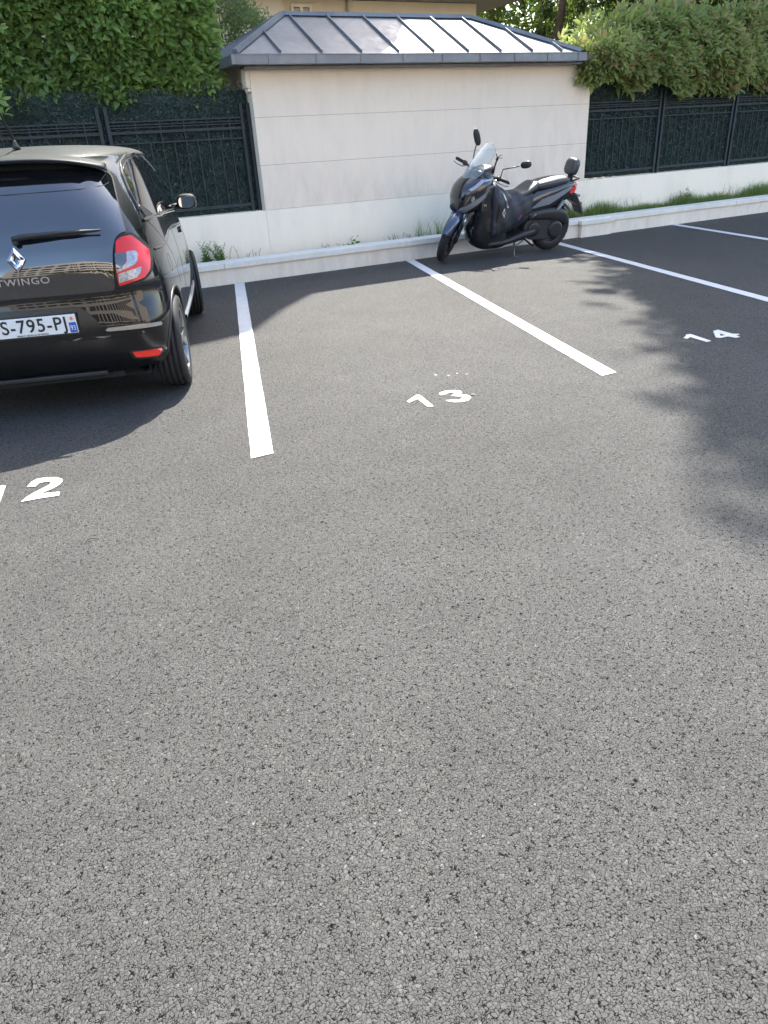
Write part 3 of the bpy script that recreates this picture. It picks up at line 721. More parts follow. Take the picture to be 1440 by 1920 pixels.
# number plate recess
P([(-.33, .672), (.28, .665), (.33, .63), (.43, .50), (-.43, .50), (-.345, .64)], .003, 'plate_recess', M['glossplastic'], step=.04, r=.02)
pz, py = .575, -.527
plate = MB().box((-.26, py, pz - .055), (.26, py + .008, pz + .055)).build('number_plate', M['white'], car, bevel=.003)
MB().box((-.268, py + .003, pz - .066), (.268, py + .013, pz + .062)).build('plate_holder', M['plastic'], plate, bevel=.003)
MB().box((.215, py - .0015, pz - .051), (.256, py, pz + .008)).build('region_band', M['blue'], plate)
MB().box((-.256, py - .0015, pz - .051), (-.215, py, pz + .051)).build('country_band', M['blue'], plate)
st = []
for k in range(16):
    a = 2 * math.pi * k / 16; q = .013 if k % 2 else .0065; st.append((.236 + q * math.cos(a), pz + .030 + q * math.sin(a)))
MB().prism(st, lambda x, z: (x, py - .0005, z), lambda x, z: (x, py - .002, z)).build('region_emblem', M['orange'], plate)
FONT = {}
def text(s, name, size, loc, mat, par, xs=1.0, extr=.0008, rx=90, rz=0, offset=0, space=1.0, align='LEFT'):
    c = bpy.data.curves.new('t', 'FONT'); c.body = s; c.size = size; c.extrude = extr; c.offset = offset; c.space_character = space; c.align_x = align
    o = bpy.data.objects.new('t', c); COL.objects.link(o); bpy.context.view_layer.update()
    me = bpy.data.meshes.new_from_object(o.evaluated_get(bpy.context.evaluated_depsgraph_get())); bpy.data.objects.remove(o)
    me.name = name; me.materials.clear(); me.materials.append(mat)
    me.transform(Matrix.Translation(loc) @ Matrix.Rotation(R(rz), 4, 'Z') @ Matrix.Rotation(R(rx), 4, 'X') @ Matrix.Diagonal((xs, 1, 1, 1)))
    ob_ = bpy.data.objects.new(name, me); COL.objects.link(ob_); ob_.parent = par; return ob_
text('S-795-PJ', 'plate_characters', .108, (.208, py - .0012, pz - .030), M['black'], plate, xs=.92, offset=.0012, space=1.12, align='RIGHT')
text('93', 'region_number', .042, (.2355, py - .0030, pz - .038), M['white'], plate, xs=.75, align='CENTER')
text('RENAULT RETAIL ILE DE FRANCE', 'dealer_line', .012, (0, py - .0012, pz - .050), M['black'], plate, align='CENTER')
# diamond emblem and lettering
ey = -.497; ez = .948; ex = .008
def dia(w_, h_, cx_=ex, cz_=ez): return [(cx_, cz_ + h_), (cx_ + w_, cz_), (cx_, cz_ - h_), (cx_ - w_, cz_)]
mm_ = MB(); o4, i4, c4 = dia(.052, .068), dia(.014, .024), dia(.033, .046)
Y = lambda z: ey + (z - ez) * .25
vs = [(x, Y(z) + .012, z) for x, z in o4] + [(x, Y(z) - .008, z) for x, z in c4] + [(x, Y(z) + .010, z) for x, z in i4]
fs = []
for k in range(4):
    a, b = k, (k + 1) % 4; fs += [(a, b, 4 + b, 4 + a), (4 + a, 4 + b, 8 + b, 8 + a)]
mm_.add(vs, fs).build('diamond_badge', M['chrome'], car, bevel=.001)
tx = text('TWINGO', 'model_lettering', .052, (.020, -.5, .812), M['chrome'], car, xs=1.25, extr=.002, offset=.0006, space=1.12, align='CENTER')
# wiper
mm_ = MB(); mm_.tube([(.03, -.475, 1.035), (.03, -.492, 1.05)], .016, 12)
mm_.tube([(.02, -.487, 1.062), (.08, -.492, 1.070), (.30, -.482, 1.076), (.50, -.462, 1.074)], [.016, .020, .013, .006], 10, flat=.8)
mm_.tube([(.12, -.474, 1.058), (.34, -.470, 1.063), (.50, -.452, 1.070)], [.006, .008, .004], 8)
mm_.build('rear_wiper', M['softplastic'], car)
# spoiler
sec = []
NS = 40
for i in range(NS + 1):
    u = -1 + 2 * i / NS; x = .560 * u; e = abs(u)
    yb = -.335 + .15 * e ** 3.2; zt = 1.463 - .065 * e ** 3
    pr = [(-.03, zt + .036 - .02 * e), (yb * .6, zt + .016), (yb + .012, zt + .002), (yb, zt - .010), (yb + .012, zt - .022), (-.14 + .02 * e, zt - .045), (-.03, zt - .03)]
    sec.append([(x, a, b) for a, b in pr])
sp = MB().rings(sec, True, True).build('rear_spoiler', M['car'], car, sub=1)
P([(.0, 1.400), (.49, 1.387), (.558, 1.35), (.568, 1.315), (.53, 1.292), (.4, 1.282), (0, 1.278), (-.4, 1.282), (-.53, 1.292), (-.568, 1.315), (-.558, 1.35), (-.49, 1.387)], .010, 'glass_reflection_band', M['carglass'], hatch, step=.05, r=.02)  # added glass band standing in for the spoiler's dark reflection
P([(-.13, 1.362), (.13, 1.362), (.13, 1.352), (-.13, 1.352)], .014, 'high_brake_light', M['glassdark'], hatch, step=.03, r=.004)
# side windows, doors
for sx in (1, -1):
    k_ = dict(ax='x', sign=sx)
    P(WIN_SUR, .002, 'window_surround', M['plastic'], step=.04, r=.03, **k_)
    strip(CB, BELT, 'x', .012, .022, 'window_trim', M['car'], car, sign=sx)
    strip(CB, WTOP, 'x', .010, .020, 'roof_drip_trim', M['car'], car, sign=sx)
    strip(CB, CREASE, 'x', .005, .016, 'waist_crease', M['car'], car, sign=sx)
    P(WIN_R, .006, 'rear_side_window', M['carglass'], step=.035, r=.03, **k_)
    P(WIN_F, .006, 'front_side_window', M['carglass'], step=.035, r=.03, **k_)
    for ln in DOORS: strip(CB, ln, 'x', .0008, .007, 'door_gap', M['gap'], car, sign=sx)
    hd = P([(1.46, .90), (1.60, .90), (1.60, .86), (1.46, .86)], .016, 'door_handle', M['car'], step=.02, r=.02, **k_)
    P([(-.075, 1.155), (-.045, 1.17), (.12, 1.10), (.10, 1.096), (-.07, 1.10)], .010, 'rear_door_handle', M['plastic'], step=.015, r=.01, **k_)
    strip(CB, [(.47, .36), (1.2, .35), (2.05, .37)], 'x', .012, .04, 'sill_trim', M['fairsilver'], car, sign=sx)
    # mirror
    q = MB(); pts = []
    base = Vector((sx * .76, 1.62, 1.05)); c = Vector((sx * .890, 1.60, 1.085))
    rings = []
    for t, s1 in ((0, .55), (.02, .80), (.05, .97), (.09, 1.0), (.13, .86), (.16, .5), (.168, .2)):
        rings.append([(c.x + p[0] * s1 , c.y + t - .05, c.z + p[1] * s1) for p in ell(24, .080, .060, 2.9)])
    mh = MB().rings(rings).tube([base - Vector((sx * .03, 0, .01)), c + Vector((-sx * .06, .04, -.03))], [.03, .026], 10).build('door_mirror', M['car'], car)
    MB().rings([[(c.x + p[0], c.y + y_, c.z + p[1]) for p in ell(24, .074, .054, 2.9)] for y_ in (-.062, -.04)]).build('mirror_bezel', M['plastic'], mh)
    MB().rings([[(c.x + p[0], c.y + y_ + .13 * p[1] - .02 * (y_ < -.065), c.z + p[1]) for p in ell(24, .060, .043, 2.9)] for y_ in (-.066, -.06)], smooth=False).build('mirror_glass', M['mirror'], mh)
    # headlamp
    P([(-.76 * 1, .80), (-.52, .84), (-.50, .72), (-.72, .68)] if sx < 0 else [(.76, .80), (.52, .84), (.50, .72), (.72, .68)], .01, 'headlamp', M['clear'], ax='y+', step=.03, r=.03)
P([(-.55, 1.36), (.55, 1.36), (.68, 1.04), (-.68, 1.04)], .005, 'windscreen', M['carglass'], ax='y+', step=.06, r=.05)
# fuel flap, roof rim, antenna
ft = [(.10 + .055 * math.cos(a), .80 + .055 * math.sin(a)) for a in np.linspace(0, 2 * math.pi, 21)]
strip(CB, ft, 'x', .0008, .004, 'fuel_flap', M['gap'], car)
an = MB(); an.rings([[(p[0] + .0, p[1] - .01 - .02 * t, 1.518 + t * .05) for p in ell(12, .022 * (1 - t * .75), .045 * (1 - t * .75), 2)] for t in (0, .3, .7, 1)])
an.tube([(0, -.02, 1.56), (0, -.32, 1.82)], [.007, .0045], 8)
an.v = [(x + .04, y + .06, z) for x, y, z in an.v]
an.build('roof_antenna', M['plastic'], car)
# underbody, exhaust
MB().box((-.60, -.30, .17), (.60, 2.9, .34)).box((-.45, -.42, .20), (.45, -.30, .33)).build('underbody', M['gap'], car)
MB().box((-.50, -.485, .235), (.36, -.44, .262)).build('rear_diffuser', M['plastic'], car, bevel=.006)
ex_ = MB(); ex_.tube([(.58, -.2, .25), (.58, -.42, .245)], .030, 20, False); ex_.tube([(.58, -.2, .25), (.58, -.42, .245)], .026, 20, False)
ex_.build('exhaust_pipe', M['steel'], car)
# wheels
def wheel(x, y, steer, wid):
    sgn = 1 if x > 0 else -1
    T = Matrix.Translation((x, y, .303)) @ Matrix.Rotation(steer, 4, 'Z') @ (Matrix.Identity(4) if sgn > 0 else Matrix.Rotation(math.pi, 4, 'Z'))
    w_ = wid / 2
    wo = bpy.data.objects.new('wheel', None); COL.objects.link(wo); wo.parent = car; wo.empty_display_size = .05
    prof = [(.215, -w_ + .01), (.25, -w_), (.285, -w_ + .004), (.300, -w_ + .022)]
    for g in (-.55, -.18, .18, .55):
        a = g * w_ ; prof += [(.303, a - .005), (.295, a - .004), (.295, a + .004), (.303, a + .005)]
    prof += [(.300, w_ - .022), (.285, w_ - .004), (.25, w_), (.222, w_ - .004), (.212, w_ - .012), (.205, w_ - .05)]
    MB().lathe(prof, T, 64).build('tyre', M['rubber'], wo)
    r_ = MB().lathe([(.214, w_ - .010), (.210, w_ - .006), (.203, w_ - .010), (.200, w_ - .045), (.195, -w_ + .02)], T, 48)
    for k in range(5):
        for dq in (-.11, .11):
            a = 2 * math.pi * k / 5 + .2; 
            A = T @ Matrix.Rotation(a, 4, 'X')
            p0 = [(w_ - .030, dq * .35 - .012, .045), (w_ - .030, dq * .35 + .012, .045), (w_ - .012, dq * 1.6 * .25 * 4 * .25 + dq * .30 + .012, .205), (w_ - .012, dq * .4 + dq * .30 - .012, .205)]
            b = len(r_.v); f_ = [A @ Vector(p) for p in p0]; g_ = [A @ Vector((p[0] - .02, p[1], p[2])) for p in p0]
            r_.add(f_ + g_, [(0, 1, 2, 3), (7, 6, 5, 4), (0, 4, 5, 1), (1, 5, 6, 2), (2, 6, 7, 3), (3, 7, 4, 0)])
    r_.lathe([(.001, w_ - .022), (.030, w_ - .022), (.055, w_ - .030), (.058, w_ - .05)], T, 24)
    r_.build('rim', M['alloy'], wo)
    MB().lathe([(.001, w_ - .075), (.15, w_ - .075), (.15, w_ - .09)], T, 32).build('brake_disc', M['steel'], wo)
    MB().lathe([(.001, -w_ + .03), (.196, -w_ + .03)], T, 32).build('wheel_back', M['gap'], wo)
for sx in (1, -1):
    wheel(sx * .725, 0, 0, .195); wheel(sx * .735, 2.492, R(8), .175)

# ------------------------------------------------------------------ maxi scooter leaning on its side stand
sc = empty('motor_scooter', (6.77, 8.27, 0), label='dark grey scooter with black leg cover leaning on its stand by the wall', cat='scooter')
_le = R(8); _H = Vector((-.99547, .09511, 0)); _L0 = Vector((-.09511, -.99547, 0)); _Z = Vector((0, 0, 1))
_L = _L0 * math.cos(_le) - _Z * math.sin(_le); _U = _Z * math.cos(_le) + _L0 * math.sin(_le)
sc.matrix_world = Matrix(((_H.x, _L.x, _U.x, 6.77), (_H.y, _L.y, _U.y, 8.27), (_H.z, _L.z, _U.z, 0), (0, 0, 0, 1)))
AX = Vector((1.50, 0, .32)); AD = Vector((-.438, 0, .899)).normalized()
ST = Matrix.Translation(AX) @ Matrix.Rotation(R(49), 4, AD) @ Matrix.Translation(-AX)
def bvh_of(o):
    b = bmesh.new(); b.from_mesh(o.data); t = BVHTree.FromBMesh(b); b.free(); return t
def lx(name, secs, mat, par=sc, ex=2.8, n=28, steps=5, **k): return MB().rings(loft_x(secs, n, ex, steps)).build(name, mat, par, **k)
def lz(name, secs, mat, par=sc, ex=2.8, n=28, steps=5, **k): return MB().rings(loft_z(secs, n, ex, steps)).build(name, mat, par, **k)
YAX = Matrix.Rotation(R(90), 4, 'Z')
def swheel(c, r, wd, M2, par_name):
    T = M2 @ Matrix.Translation(c) @ YAX
    h = wd / 2; o = bpy.data.objects.new(par_name, None); COL.objects.link(o); o.parent = sc; o.empty_display_size = .05
    prof = [(r - .105, -h * .72)] + [(r - .105 + .105 * math.sin(t), -h * math.cos(t)) for t in np.linspace(.45, math.pi - .45, 15)] + [(r - .105, h * .72)]
    ty = MB().lathe(prof, T, 64)
    ty.build('tyre', M['rubber'], o)
    tr = MB()
    for k in range(26):
        for s_ in (-1, 1):
            a = 2 * math.pi * (k + .5 * (s_ > 0)) / 26; pts = []
            for q in range(4):
                u = .10 + .75 * q / 3; rr_ = r - .105 + .1045 * math.sin(math.pi / 2 - u * .95); aa = a + .13 * q / 3
                pts.append(T @ Vector((s_ * h * math.sin(u * .95) * 1.0, rr_ * math.cos(aa), rr_ * math.sin(aa))))
            tr.tube(pts, .0035, 5)
    tr.build('tread_grooves', M['gap'], o)
    rm = MB().lathe([(r - .100, -h * .74), (r - .112, -h * .70), (r - .125, -h * .4), (r - .125, h * .4), (r - .112, h * .70), (r - .100, h * .74)], T, 48)
    for k in range(5):
        A = T @ Matrix.Rotation(2 * math.pi * k / 5, 4, 'X')
        rm.box((-.012, -.018, .03), (.012, .018, r - .115), A)
    rm.lathe([(.001, -.05), (.045, -.05), (.045, .05), (.001, .05)], T, 24); rm.build('rim', M['plastic'], o)
    return o, T
fw, FT = swheel((1.55, 0, .32), .32, .118, ST, 'front_wheel')
MB().lathe([(.06, .062), (.133, .062), (.133, .066), (.06, .066), (.06, .062)], ST @ Matrix.Translation((1.55, 0, .32)) @ YAX, 40).build('brake_disc', M['steel'], fw)
rw, _ = swheel((0, 0, .30), .30, .138, Matrix.Identity(4), 'rear_wheel')
# fork and front mudguard (turn with the bars)
f_ = MB()
for s_ in (-1, 1):
    f_.tube([(1.55, s_ * .085, .33), (1.55 - .438 * .38, s_ * .085, .33 + .899 * .38)], [.026, .020], 12)
    f_.box((1.515, s_ * .085 - .022, .28), (1.585, s_ * .085 + .022, .36))
f_.xf(ST).build('fork', M['plastic'], sc, bevel=.004)
MB().tube([(1.50, .088, .46), (1.43, .088, .60)], .0215, 12).xf(ST).build('fork_tube', M['chrome'], sc)
fd = MB(); rg = []
for i in range(19):
    a = R(24) + R(96) * i / 18; rr_ = .350; q = 1 - abs((i - 8) / 11) ** 2.4 * .45; hw = .078 * q
    row = []
    for j in range(13):
        u = -1 + 2 * j / 12; drop = .055 * abs(u) ** 2.6; row.append((1.55 + (rr_ - drop) * math.cos(a), hw * u, .32 + (rr_ - drop) * math.sin(a)))
    rg.append(row)
vs = [p for r_ in rg for p in r_]; fd.add(vs, [(i * 13 + j, i * 13 + j + 1, (i + 1) * 13 + j + 1, (i + 1) * 13 + j) for i in range(18) for j in range(12)], True)
fdo = fd.xf(ST).build('front_mudguard', M['fendermat'], sc); q_ = fdo.modifiers.new('s', 'SOLIDIFY'); q_.thickness = .006
for s_ in (-1, 1):
    MB().prism([(1.56, .56), (1.47, .64), (1.44, .46), (1.50, .40), (1.55, .38)], lambda x, z: (x, s_ * .075, z), lambda x, z: (x, s_ * .098, z)).xf(ST).build('mudguard_side', M['fendermat'], fdo, bevel=.006)
# nose and front fairing
nose = lz('front_fairing', [(.585, 1.30, 1.42, .08), (.62, 1.20, 1.475, .15), (.68, 1.10, 1.505, .205), (.76, 1.05, 1.505, .235), (.85, 1.02, 1.490, .245), (.93, 1.00, 1.445, .235), (.99, .985, 1.38, .205), (1.04, .985, 1.30, .165), (1.085, .99, 1.21, .115), (1.10, 1.03, 1.15, .05)], M['fairing'], ex=2.5, n=40)
shl = lz('lower_fairing', [(.12, .78, 1.08, .10), (.15, .74, 1.16, .16), (.24, .72, 1.25, .20), (.38, .76, 1.265, .225), (.52, .90, 1.235, .235), (.66, 1.0, 1.24, .245), (.80, 1.02, 1.25, .25), (.93, 1.02, 1.2, .235)], M['fairing'], ex=3.2, n=40)
NB = bvh_of(nose); SB = bvh_of(shl)
for s_ in (1, -1):
    patch(NB, [(1.485, .640), (1.46, .685), (1.34, .76), (1.06, .915), (1.05, .89), (1.25, .745), (1.40, .635), (1.46, .610)], 'x2', .016, 'side_cowl', M['fairsilver'], nose, step=.02, sign=s_, skirt=.02, r=.01)
    patch(NB, [(1.455, .645), (1.44, .672), (1.41, .665), (1.42, .640)], 'x2', .020, 'front_indicator', M['clear'], nose, step=.01, sign=s_, r=.006)
    patch(NB, [(1.40, .90), (1.22, 1.0), (1.04, 1.005), (1.04, .99), (1.20, .975), (1.37, .885)], 'x2', .010, 'upper_cowl', M['fairsilver'], nose, step=.02, sign=s_, skirt=.01, r=.004)
    patch(NB, [(1.475, .80), (1.30, .86), (1.30, .835), (1.38, .775), (1.47, .745)], 'x2', .009, 'headlamp', M['carglass'], nose, step=.02, sign=s_, skirt=.01, r=.008)
    patch(NB, [(1.365, .815), (1.335, .825), (1.325, .79), (1.345, .755), (1.375, .770)], 'x2', .014, 'headlamp_lens', M['clear'], nose, step=.012, sign=s_, r=.01)
    patch(SB, [(1.27, .62), (1.05, .66), (1.06, .60), (1.14, .52), (1.10, .40), (1.05, .33), (1.03, .25), (1.2, .26), (1.26, .4)], 'x2', .010, 'side_trim', M['plastic'], shl, step=.03, sign=s_, skirt=.01, r=.02)
lx('nose_beak', [(1.43, .60, .68, .06), (1.50, .62, .71, .055), (1.535, .66, .70, .02)], M['plastic'], nose)
text('TX', 'side_lettering', .03, (0, 0, 0), M['creme'], nose)
_t = bpy.data.objects[[o.name for o in bpy.data.objects if o.name.startswith('side_lettering')][-1]]
_t.data.transform(Matrix.Translation((1.20, .262, .70)) @ Matrix.Rotation(math.pi, 4, 'Z'))
# windshield
ws = MB(); nu, nv = 16, 18
def wsp(u, v):
    hw = pchip([0, .25, .6, .85, 1], [.16, .195, .19, .165, .085], v)
    x = pchip([0, .4, 1], [1.37, 1.26, 1.055], v) - .10 * (u * hw / .19) ** 2; z = pchip([0, .4, 1], [1.0, 1.155, 1.385], v) - .02 * u * u * v
    return (x, u * hw, z)
for i in range(nv + 1):
    for j in range(nu + 1): ws.v.append(wsp(-1 + 2 * j / nu, i / nv))
ws.f = [(i * (nu + 1) + j, i * (nu + 1) + j + 1, (i + 1) * (nu + 1) + j + 1, (i + 1) * (nu + 1) + j) for i in range(nv) for j in range(nu)]; ws.sm = [True] * len(ws.f)
wso = ws.build('windshield', M['shield'], sc); q_ = wso.modifiers.new('s', 'SOLIDIFY'); q_.thickness = .004
ed = [wsp(-1, i / nv) for i in range(nv + 1)] + [wsp(-1 + 2 * j / nu, 1) for j in range(1, nu)] + [wsp(1, i / nv) for i in range(nv, -1, -1)]
MB().tube(ed, .0028, 6).build('windshield_edge', M['clear'], wso)
MB().add([wsp(-1 + 2 * j / 12, v) for v in (0, .12, .24) for j in range(13)], [(i * 13 + j, i * 13 + j + 1, (i + 1) * 13 + j + 1, (i + 1) * 13 + j) for i in range(2) for j in range(12)], True).xf(Matrix.Translation((-.012, 0, -.004))).build('windshield_mount', M['plastic'], wso)
# dash, bars
lz('dashboard', [(1.02, 1.0, 1.22, .15), (1.08, .985, 1.20, .14), (1.12, .99, 1.13, .10), (1.135, 1.02, 1.1, .05)], M['plastic'])
hb = MB(); Zb = 1.035
hb.tube([(1.0, .36, Zb - .005), (1.06, .24, Zb + .01), (1.12, .10, Zb + .005), (1.14, 0, Zb), (1.12, -.10, Zb + .005), (1.06, -.24, Zb + .01), (1.0, -.36, Zb - .005)], .016, 10)
hbo = hb.xf(ST).build('handlebar', M['plastic'], sc)
MB().rings(loft_x([(1.03, 1.0, 1.05, .12), (1.10, .985, 1.075, .16), (1.19, 1.0, 1.06, .10)], 24, 2.6)).xf(ST).build('handlebar_cover', M['plastic'], hbo)
for s_ in (1, -1):
    MB().tube([(1.0, s_ * .375, Zb - .006), (1.045, s_ * .265, Zb + .006)], .0195, 12).xf(ST).build('grip', M['rubber'], hbo)
    MB().tube([(.996, s_ * .385, Zb - .007), (1.0, s_ * .374, Zb - .006)], .017, 12).xf(ST).build('bar_end', M['chrome'], hbo)
    MB().tube([(1.075, s_ * .22, Zb + .01), (1.055, s_ * .255, Zb + .01)], .030, 12).xf(ST).build('switch_block', M['plastic'], hbo)
    MB().tube([(1.10, s_ * .21, Zb), (1.12, s_ * .25, Zb - .015), (1.075, s_ * .34, Zb - .035), (1.05, s_ * .385, Zb - .03)], [.009, .008, .0055, .006], 8).xf(ST).build('brake_lever', M['alloy'], hbo)
def mirror(s_, pts, c, tilt, a_, b_):
    o = MB().tube(pts, .0075, 8).build('mirror_stalk', M['plastic'], sc)
    T = Matrix.Translation(c) @ tilt; rg = []
    for t, k in ((-.022, .35), (-.020, .7), (-.012, .95), (0, 1.0), (.008, .97), (.010, .9)):
        rg.append([T @ Vector((t * -1, p[0] * k, p[1] * k)) for p in ell(28, a_, b_, 2.5)])
    m_ = MB().rings(rg).build('rear_view_mirror', M['plastic'], sc)
    o.parent = m_
    MB().rings([[T @ Vector((-.0105, p[0] * .9, p[1] * .9)) for p in ell(28, a_, b_, 2.5)], [T @ Vector((-.0125, p[0] * .86, p[1] * .86)) for p in ell(28, a_, b_, 2.5)]], smooth=False).build('mirror_glass', M['mirror'], m_)
mirror(1, [(.94, .17, 1.0), (.93, .20, 1.10), (.80, .25, 1.125), (.74, .27, 1.135)], (.66, .29, 1.150), Matrix.Rotation(R(36), 4, 'Z') @ Matrix.Rotation(R(12), 4, 'X'), .072, .042)
mirror(-1, [(1.18, -.22, 1.04), (1.13, -.23, 1.12), (1.09, -.27, 1.24), (1.06, -.29, 1.32)], (1.045, -.31, 1.405), Matrix.Rotation(R(62), 4, 'Z') @ Matrix.Rotation(R(106), 4, 'X'), .100, .042)
ph = MB().tube([(1.02, .12, 1.05), (1.02, .14, 1.13)], .014, 8).tube([(1.02, .14, 1.12), (1.0, .15, 1.20)], .010, 8).tube([(1.0, .15, 1.20), (.99, .15, 1.235)], .016, 8)
for dx, dz in ((-.035, .03), (.03, .045), (-.045, -.0), (.03, -.005)): ph.tube([(.99, .15, 1.225), (.99 + dx, .16, 1.225 + dz), (.99 + dx * 1.15, .175, 1.227 + dz * 1.1)], .005, 6)
ph.build('phone_holder', M['plastic'], sc)
# body, seat
bd = lx('rear_body', [(-.33, .74, .83, .03), (-.26, .69, .865, .085), (-.12, .62, .885, .125), (.06, .56, .86, .15), (.25, .50, .83, .165), (.45, .40, .78, .175), (.65, .32, .72, .18), (.85, .25, .62, .17), (1.0, .22, .5, .15)], M['fairing'], ex=3.2, n=36)
BB = bvh_of(bd)
for s_ in (1, -1):
    patch(BB, [(.44, .60), (.28, .70), (.05, .75), (-.18, .82), (-.22, .80), (.0, .70), (.16, .63)], 'x2', .016, 'tail_panel', M['fairsilver'], bd, step=.03, sign=s_, skirt=.02, r=.01)
    patch(BB, [(-.15, .745), (-.19, .775), (-.30, .845), (-.315, .82), (-.295, .76), (-.20, .72)], 'x2', .014, 'tail_lamp', M['redl'], bd, step=.015, sign=s_, skirt=.015, r=.006)
lx('floorboard', [(.25, .27, .36, .16), (.5, .22, .34, .22), (.8, .17, .27, .235), (1.05, .15, .24, .20)], M['plastic'], ex=4)
seat = lx('rider_seat', [(.30, .80, .905, .10), (.36, .79, .905, .145), (.44, .77, .865, .165), (.55, .74, .805, .16), (.66, .72, .795, .145), (.76, .70, .81, .12), (.83, .70, .79, .07)], M['vinyl'], ex=3.0, n=36)
lx('passenger_seat', [(-.19, .86, .915, .06), (-.13, .84, .932, .115), (0, .825, .938, .14), (.16, .81, .925, .15), (.28, .80, .905, .14), (.35, .79, .88, .10)], M['vinyl'], seat, ex=3.0, n=36)
bk = MB(); T = Matrix.Translation((-.235, 0, 1.035)) @ Matrix.Rotation(R(-14), 4, 'Y'); rg = []
for t, k in ((.045, .55), (.042, .82), (.025, .96), (0, 1), (-.03, .95), (-.042, .8)): rg.append([T @ Vector((t, p[0] * k, p[1] * k)) for p in ell(32, .125, .105, 3.2)])
bko = bk.rings(rg).build('backrest', M['vinyl'], sc)
MB().box((-.25, -.035, .86), (-.21, .035, 1.0)).build('backrest_bracket', M['plastic'], bko, bevel=.006)
MB().tube([(-.20, .10, .88), (-.30, .10, .90), (-.33, 0, .90), (-.30, -.10, .90), (-.20, -.10, .88)], .011, 8).build('grab_rail', M['plastic'], bko)
# leg cover
def cover():
    secs = [(.42, .52, .80, .175), (.52, .46, .80, .20), (.66, .38, .80, .235), (.80, .31, .83, .265), (.93, .265, .91, .285), (1.01, .25, .965, .29), (1.045, .26, .96, .275)]
    rg = loft_x(secs, 60, 3.4, 6); out = []
    for r_ in rg:
        row = []
        for x, y, z in r_:
            w_ = .010 * math.sin(17 * z + 9 * x + 2 * math.sin(6 * x)) + .007 * math.sin(31 * x - 14 * z) + .005 * math.sin(55 * z + 20 * x)
            k = 1 + w_ / .25; row.append((x + w_ * .3, y * k, z + .4 * w_))
        out.append(row)
    return out
lc = MB().rings(cover()).build('leg_cover', M['fabric'], sc); LB = bvh_of(lc)
for s_ in (1, -1):
    ln = [(1.03, .95), (1.0, .80), (.99, .5), (.975, .29)]; rg = []
patch(LB, [(.935, .60), (.90, .655), (.885, .60), (.905, .55)], 'x2', .003, 'cover_emblem', M['creme'], lc, step=.01, sign=1)
patch(LB, [(.925, .60), (.901, .635), (.894, .60), (.907, .57)], 'x2', .0045, 'cover_emblem_core', M['fabric'], lc, step=.01, sign=1)
patch(LB, [(.935, .845), (.90, .81), (.845, .70), (.83, .66), (.85, .655), (.875, .72), (.915, .79)], 'x2', .003, 'cover_flash', M['fairsilver'], lc, step=.015, sign=1)
patch(LB, [(.665, .50), (.625, .535), (.62, .515), (.655, .48)], 'x2', .003, 'cover_label', M['blue'], lc, step=.01, sign=1)
patch(LB, [(.640, .535), (.610, .56), (.605, .54), (.625, .515)], 'x2', .0035, 'cover_label', M['red'], lc, step=.01, sign=1)
stp = MB()
for i in range(16):
    z = .27 + (.93 - .27) * i / 15; h, n_, _, _ = LB.ray_cast(Vector((.985 + .02 * (i / 15), 2, z)), Vector((0, -1, 0)))
    if h: stp.v += [tuple(h + Vector((-.016, .002, 0))), tuple(h + Vector((0, .008, 0))), tuple(h + Vector((.016, .002, 0)))]
nn = len(stp.v) // 3; stp.f = [(3 * i + j, 3 * i + j + 1, 3 * i + j + 4, 3 * i + j + 3) for i in range(nn - 1) for j in (0, 1)]; stp.sm = [True] * len(stp.f)
stp.build('cover_strap', M['plastic'], lc)
# engine, transmission, swingarm
tc = MB(); 
prof = [(.50, .26), (.52, .38), (.44, .47), (.20, .50), (.0, .44), (-.11, .33), (-.10, .22), (.0, .17), (.25, .18), (.42, .2)]
tc.prism(rounded(prof, .08), lambda x, z: (x, .085, z), lambda x, z: (x, .165, z)); tco = tc.build('transmission_case', M['softplastic'], sc, bevel=.018, seg=3)
MB().rings([[(.02 + p[0], y_, .30 + p[1]) for p in ell(28, k * .115, k * .115, 2)] for y_, k in ((.16, 1), (.178, .95), (.184, .7))]).build('clutch_cover', M['plastic'], tco)
MB().rings([[(.36 + p[0], y_, .33 + p[1]) for p in ell(28, k * .095, k * .095, 2)] for y_, k in ((.16, 1), (.178, .95), (.184, .7))]).build('variator_cover', M['plastic'], tco)
lx('air_filter_box', [(-.20, .33, .44, .04, .10), (-.13, .36, .53, .06, .11), (-.02, .40, .57, .07, .115), (.15, .43, .585, .075, .12), (.32, .44, .575, .075, .12), (.46, .46, .55, .06, .12)], M['plastic'], tco, ex=3)
hg = MB(); rg = []
for i in range(15):
    a = R(25) + R(112) * i / 14; rg.append([(.345 * math.cos(a) - .03 * math.cos(a) * abs(u) ** 3, .095 * u, .30 + (.345 - .05 * abs(u) ** 2.5) * math.sin(a)) for u in np.linspace(-1, 1, 11)])
hg.add([p for r_ in rg for p in r_], [(i * 11 + j, i * 11 + j + 1, (i + 1) * 11 + j + 1, (i + 1) * 11 + j) for i in range(14) for j in range(10)], True)
h_ = hg.build('rear_hugger', M['plastic'], sc); q_ = h_.modifiers.new('s', 'SOLIDIFY'); q_.thickness = .006
MB().tube([(.10, .15, .42), (-.06, .16, .66)], .028, 14).build('shock_absorber', M['steel'], sc)
MB().box((.15, -.10, .22), (.62, .084, .46)).build('engine', M['gap'], sc, bevel=.03)
ex2 = MB().tube([(.30, -.14, .24), (.05, -.17, .30), (-.30, -.18, .40)], [.03, .06, .058], 20).build('exhaust_silencer', M['plastic'], sc)
MB().tube([(.445, .17, .46), (.36, .185, .53)], .011, 8).build('passenger_footrest', M['alloy'], sc)
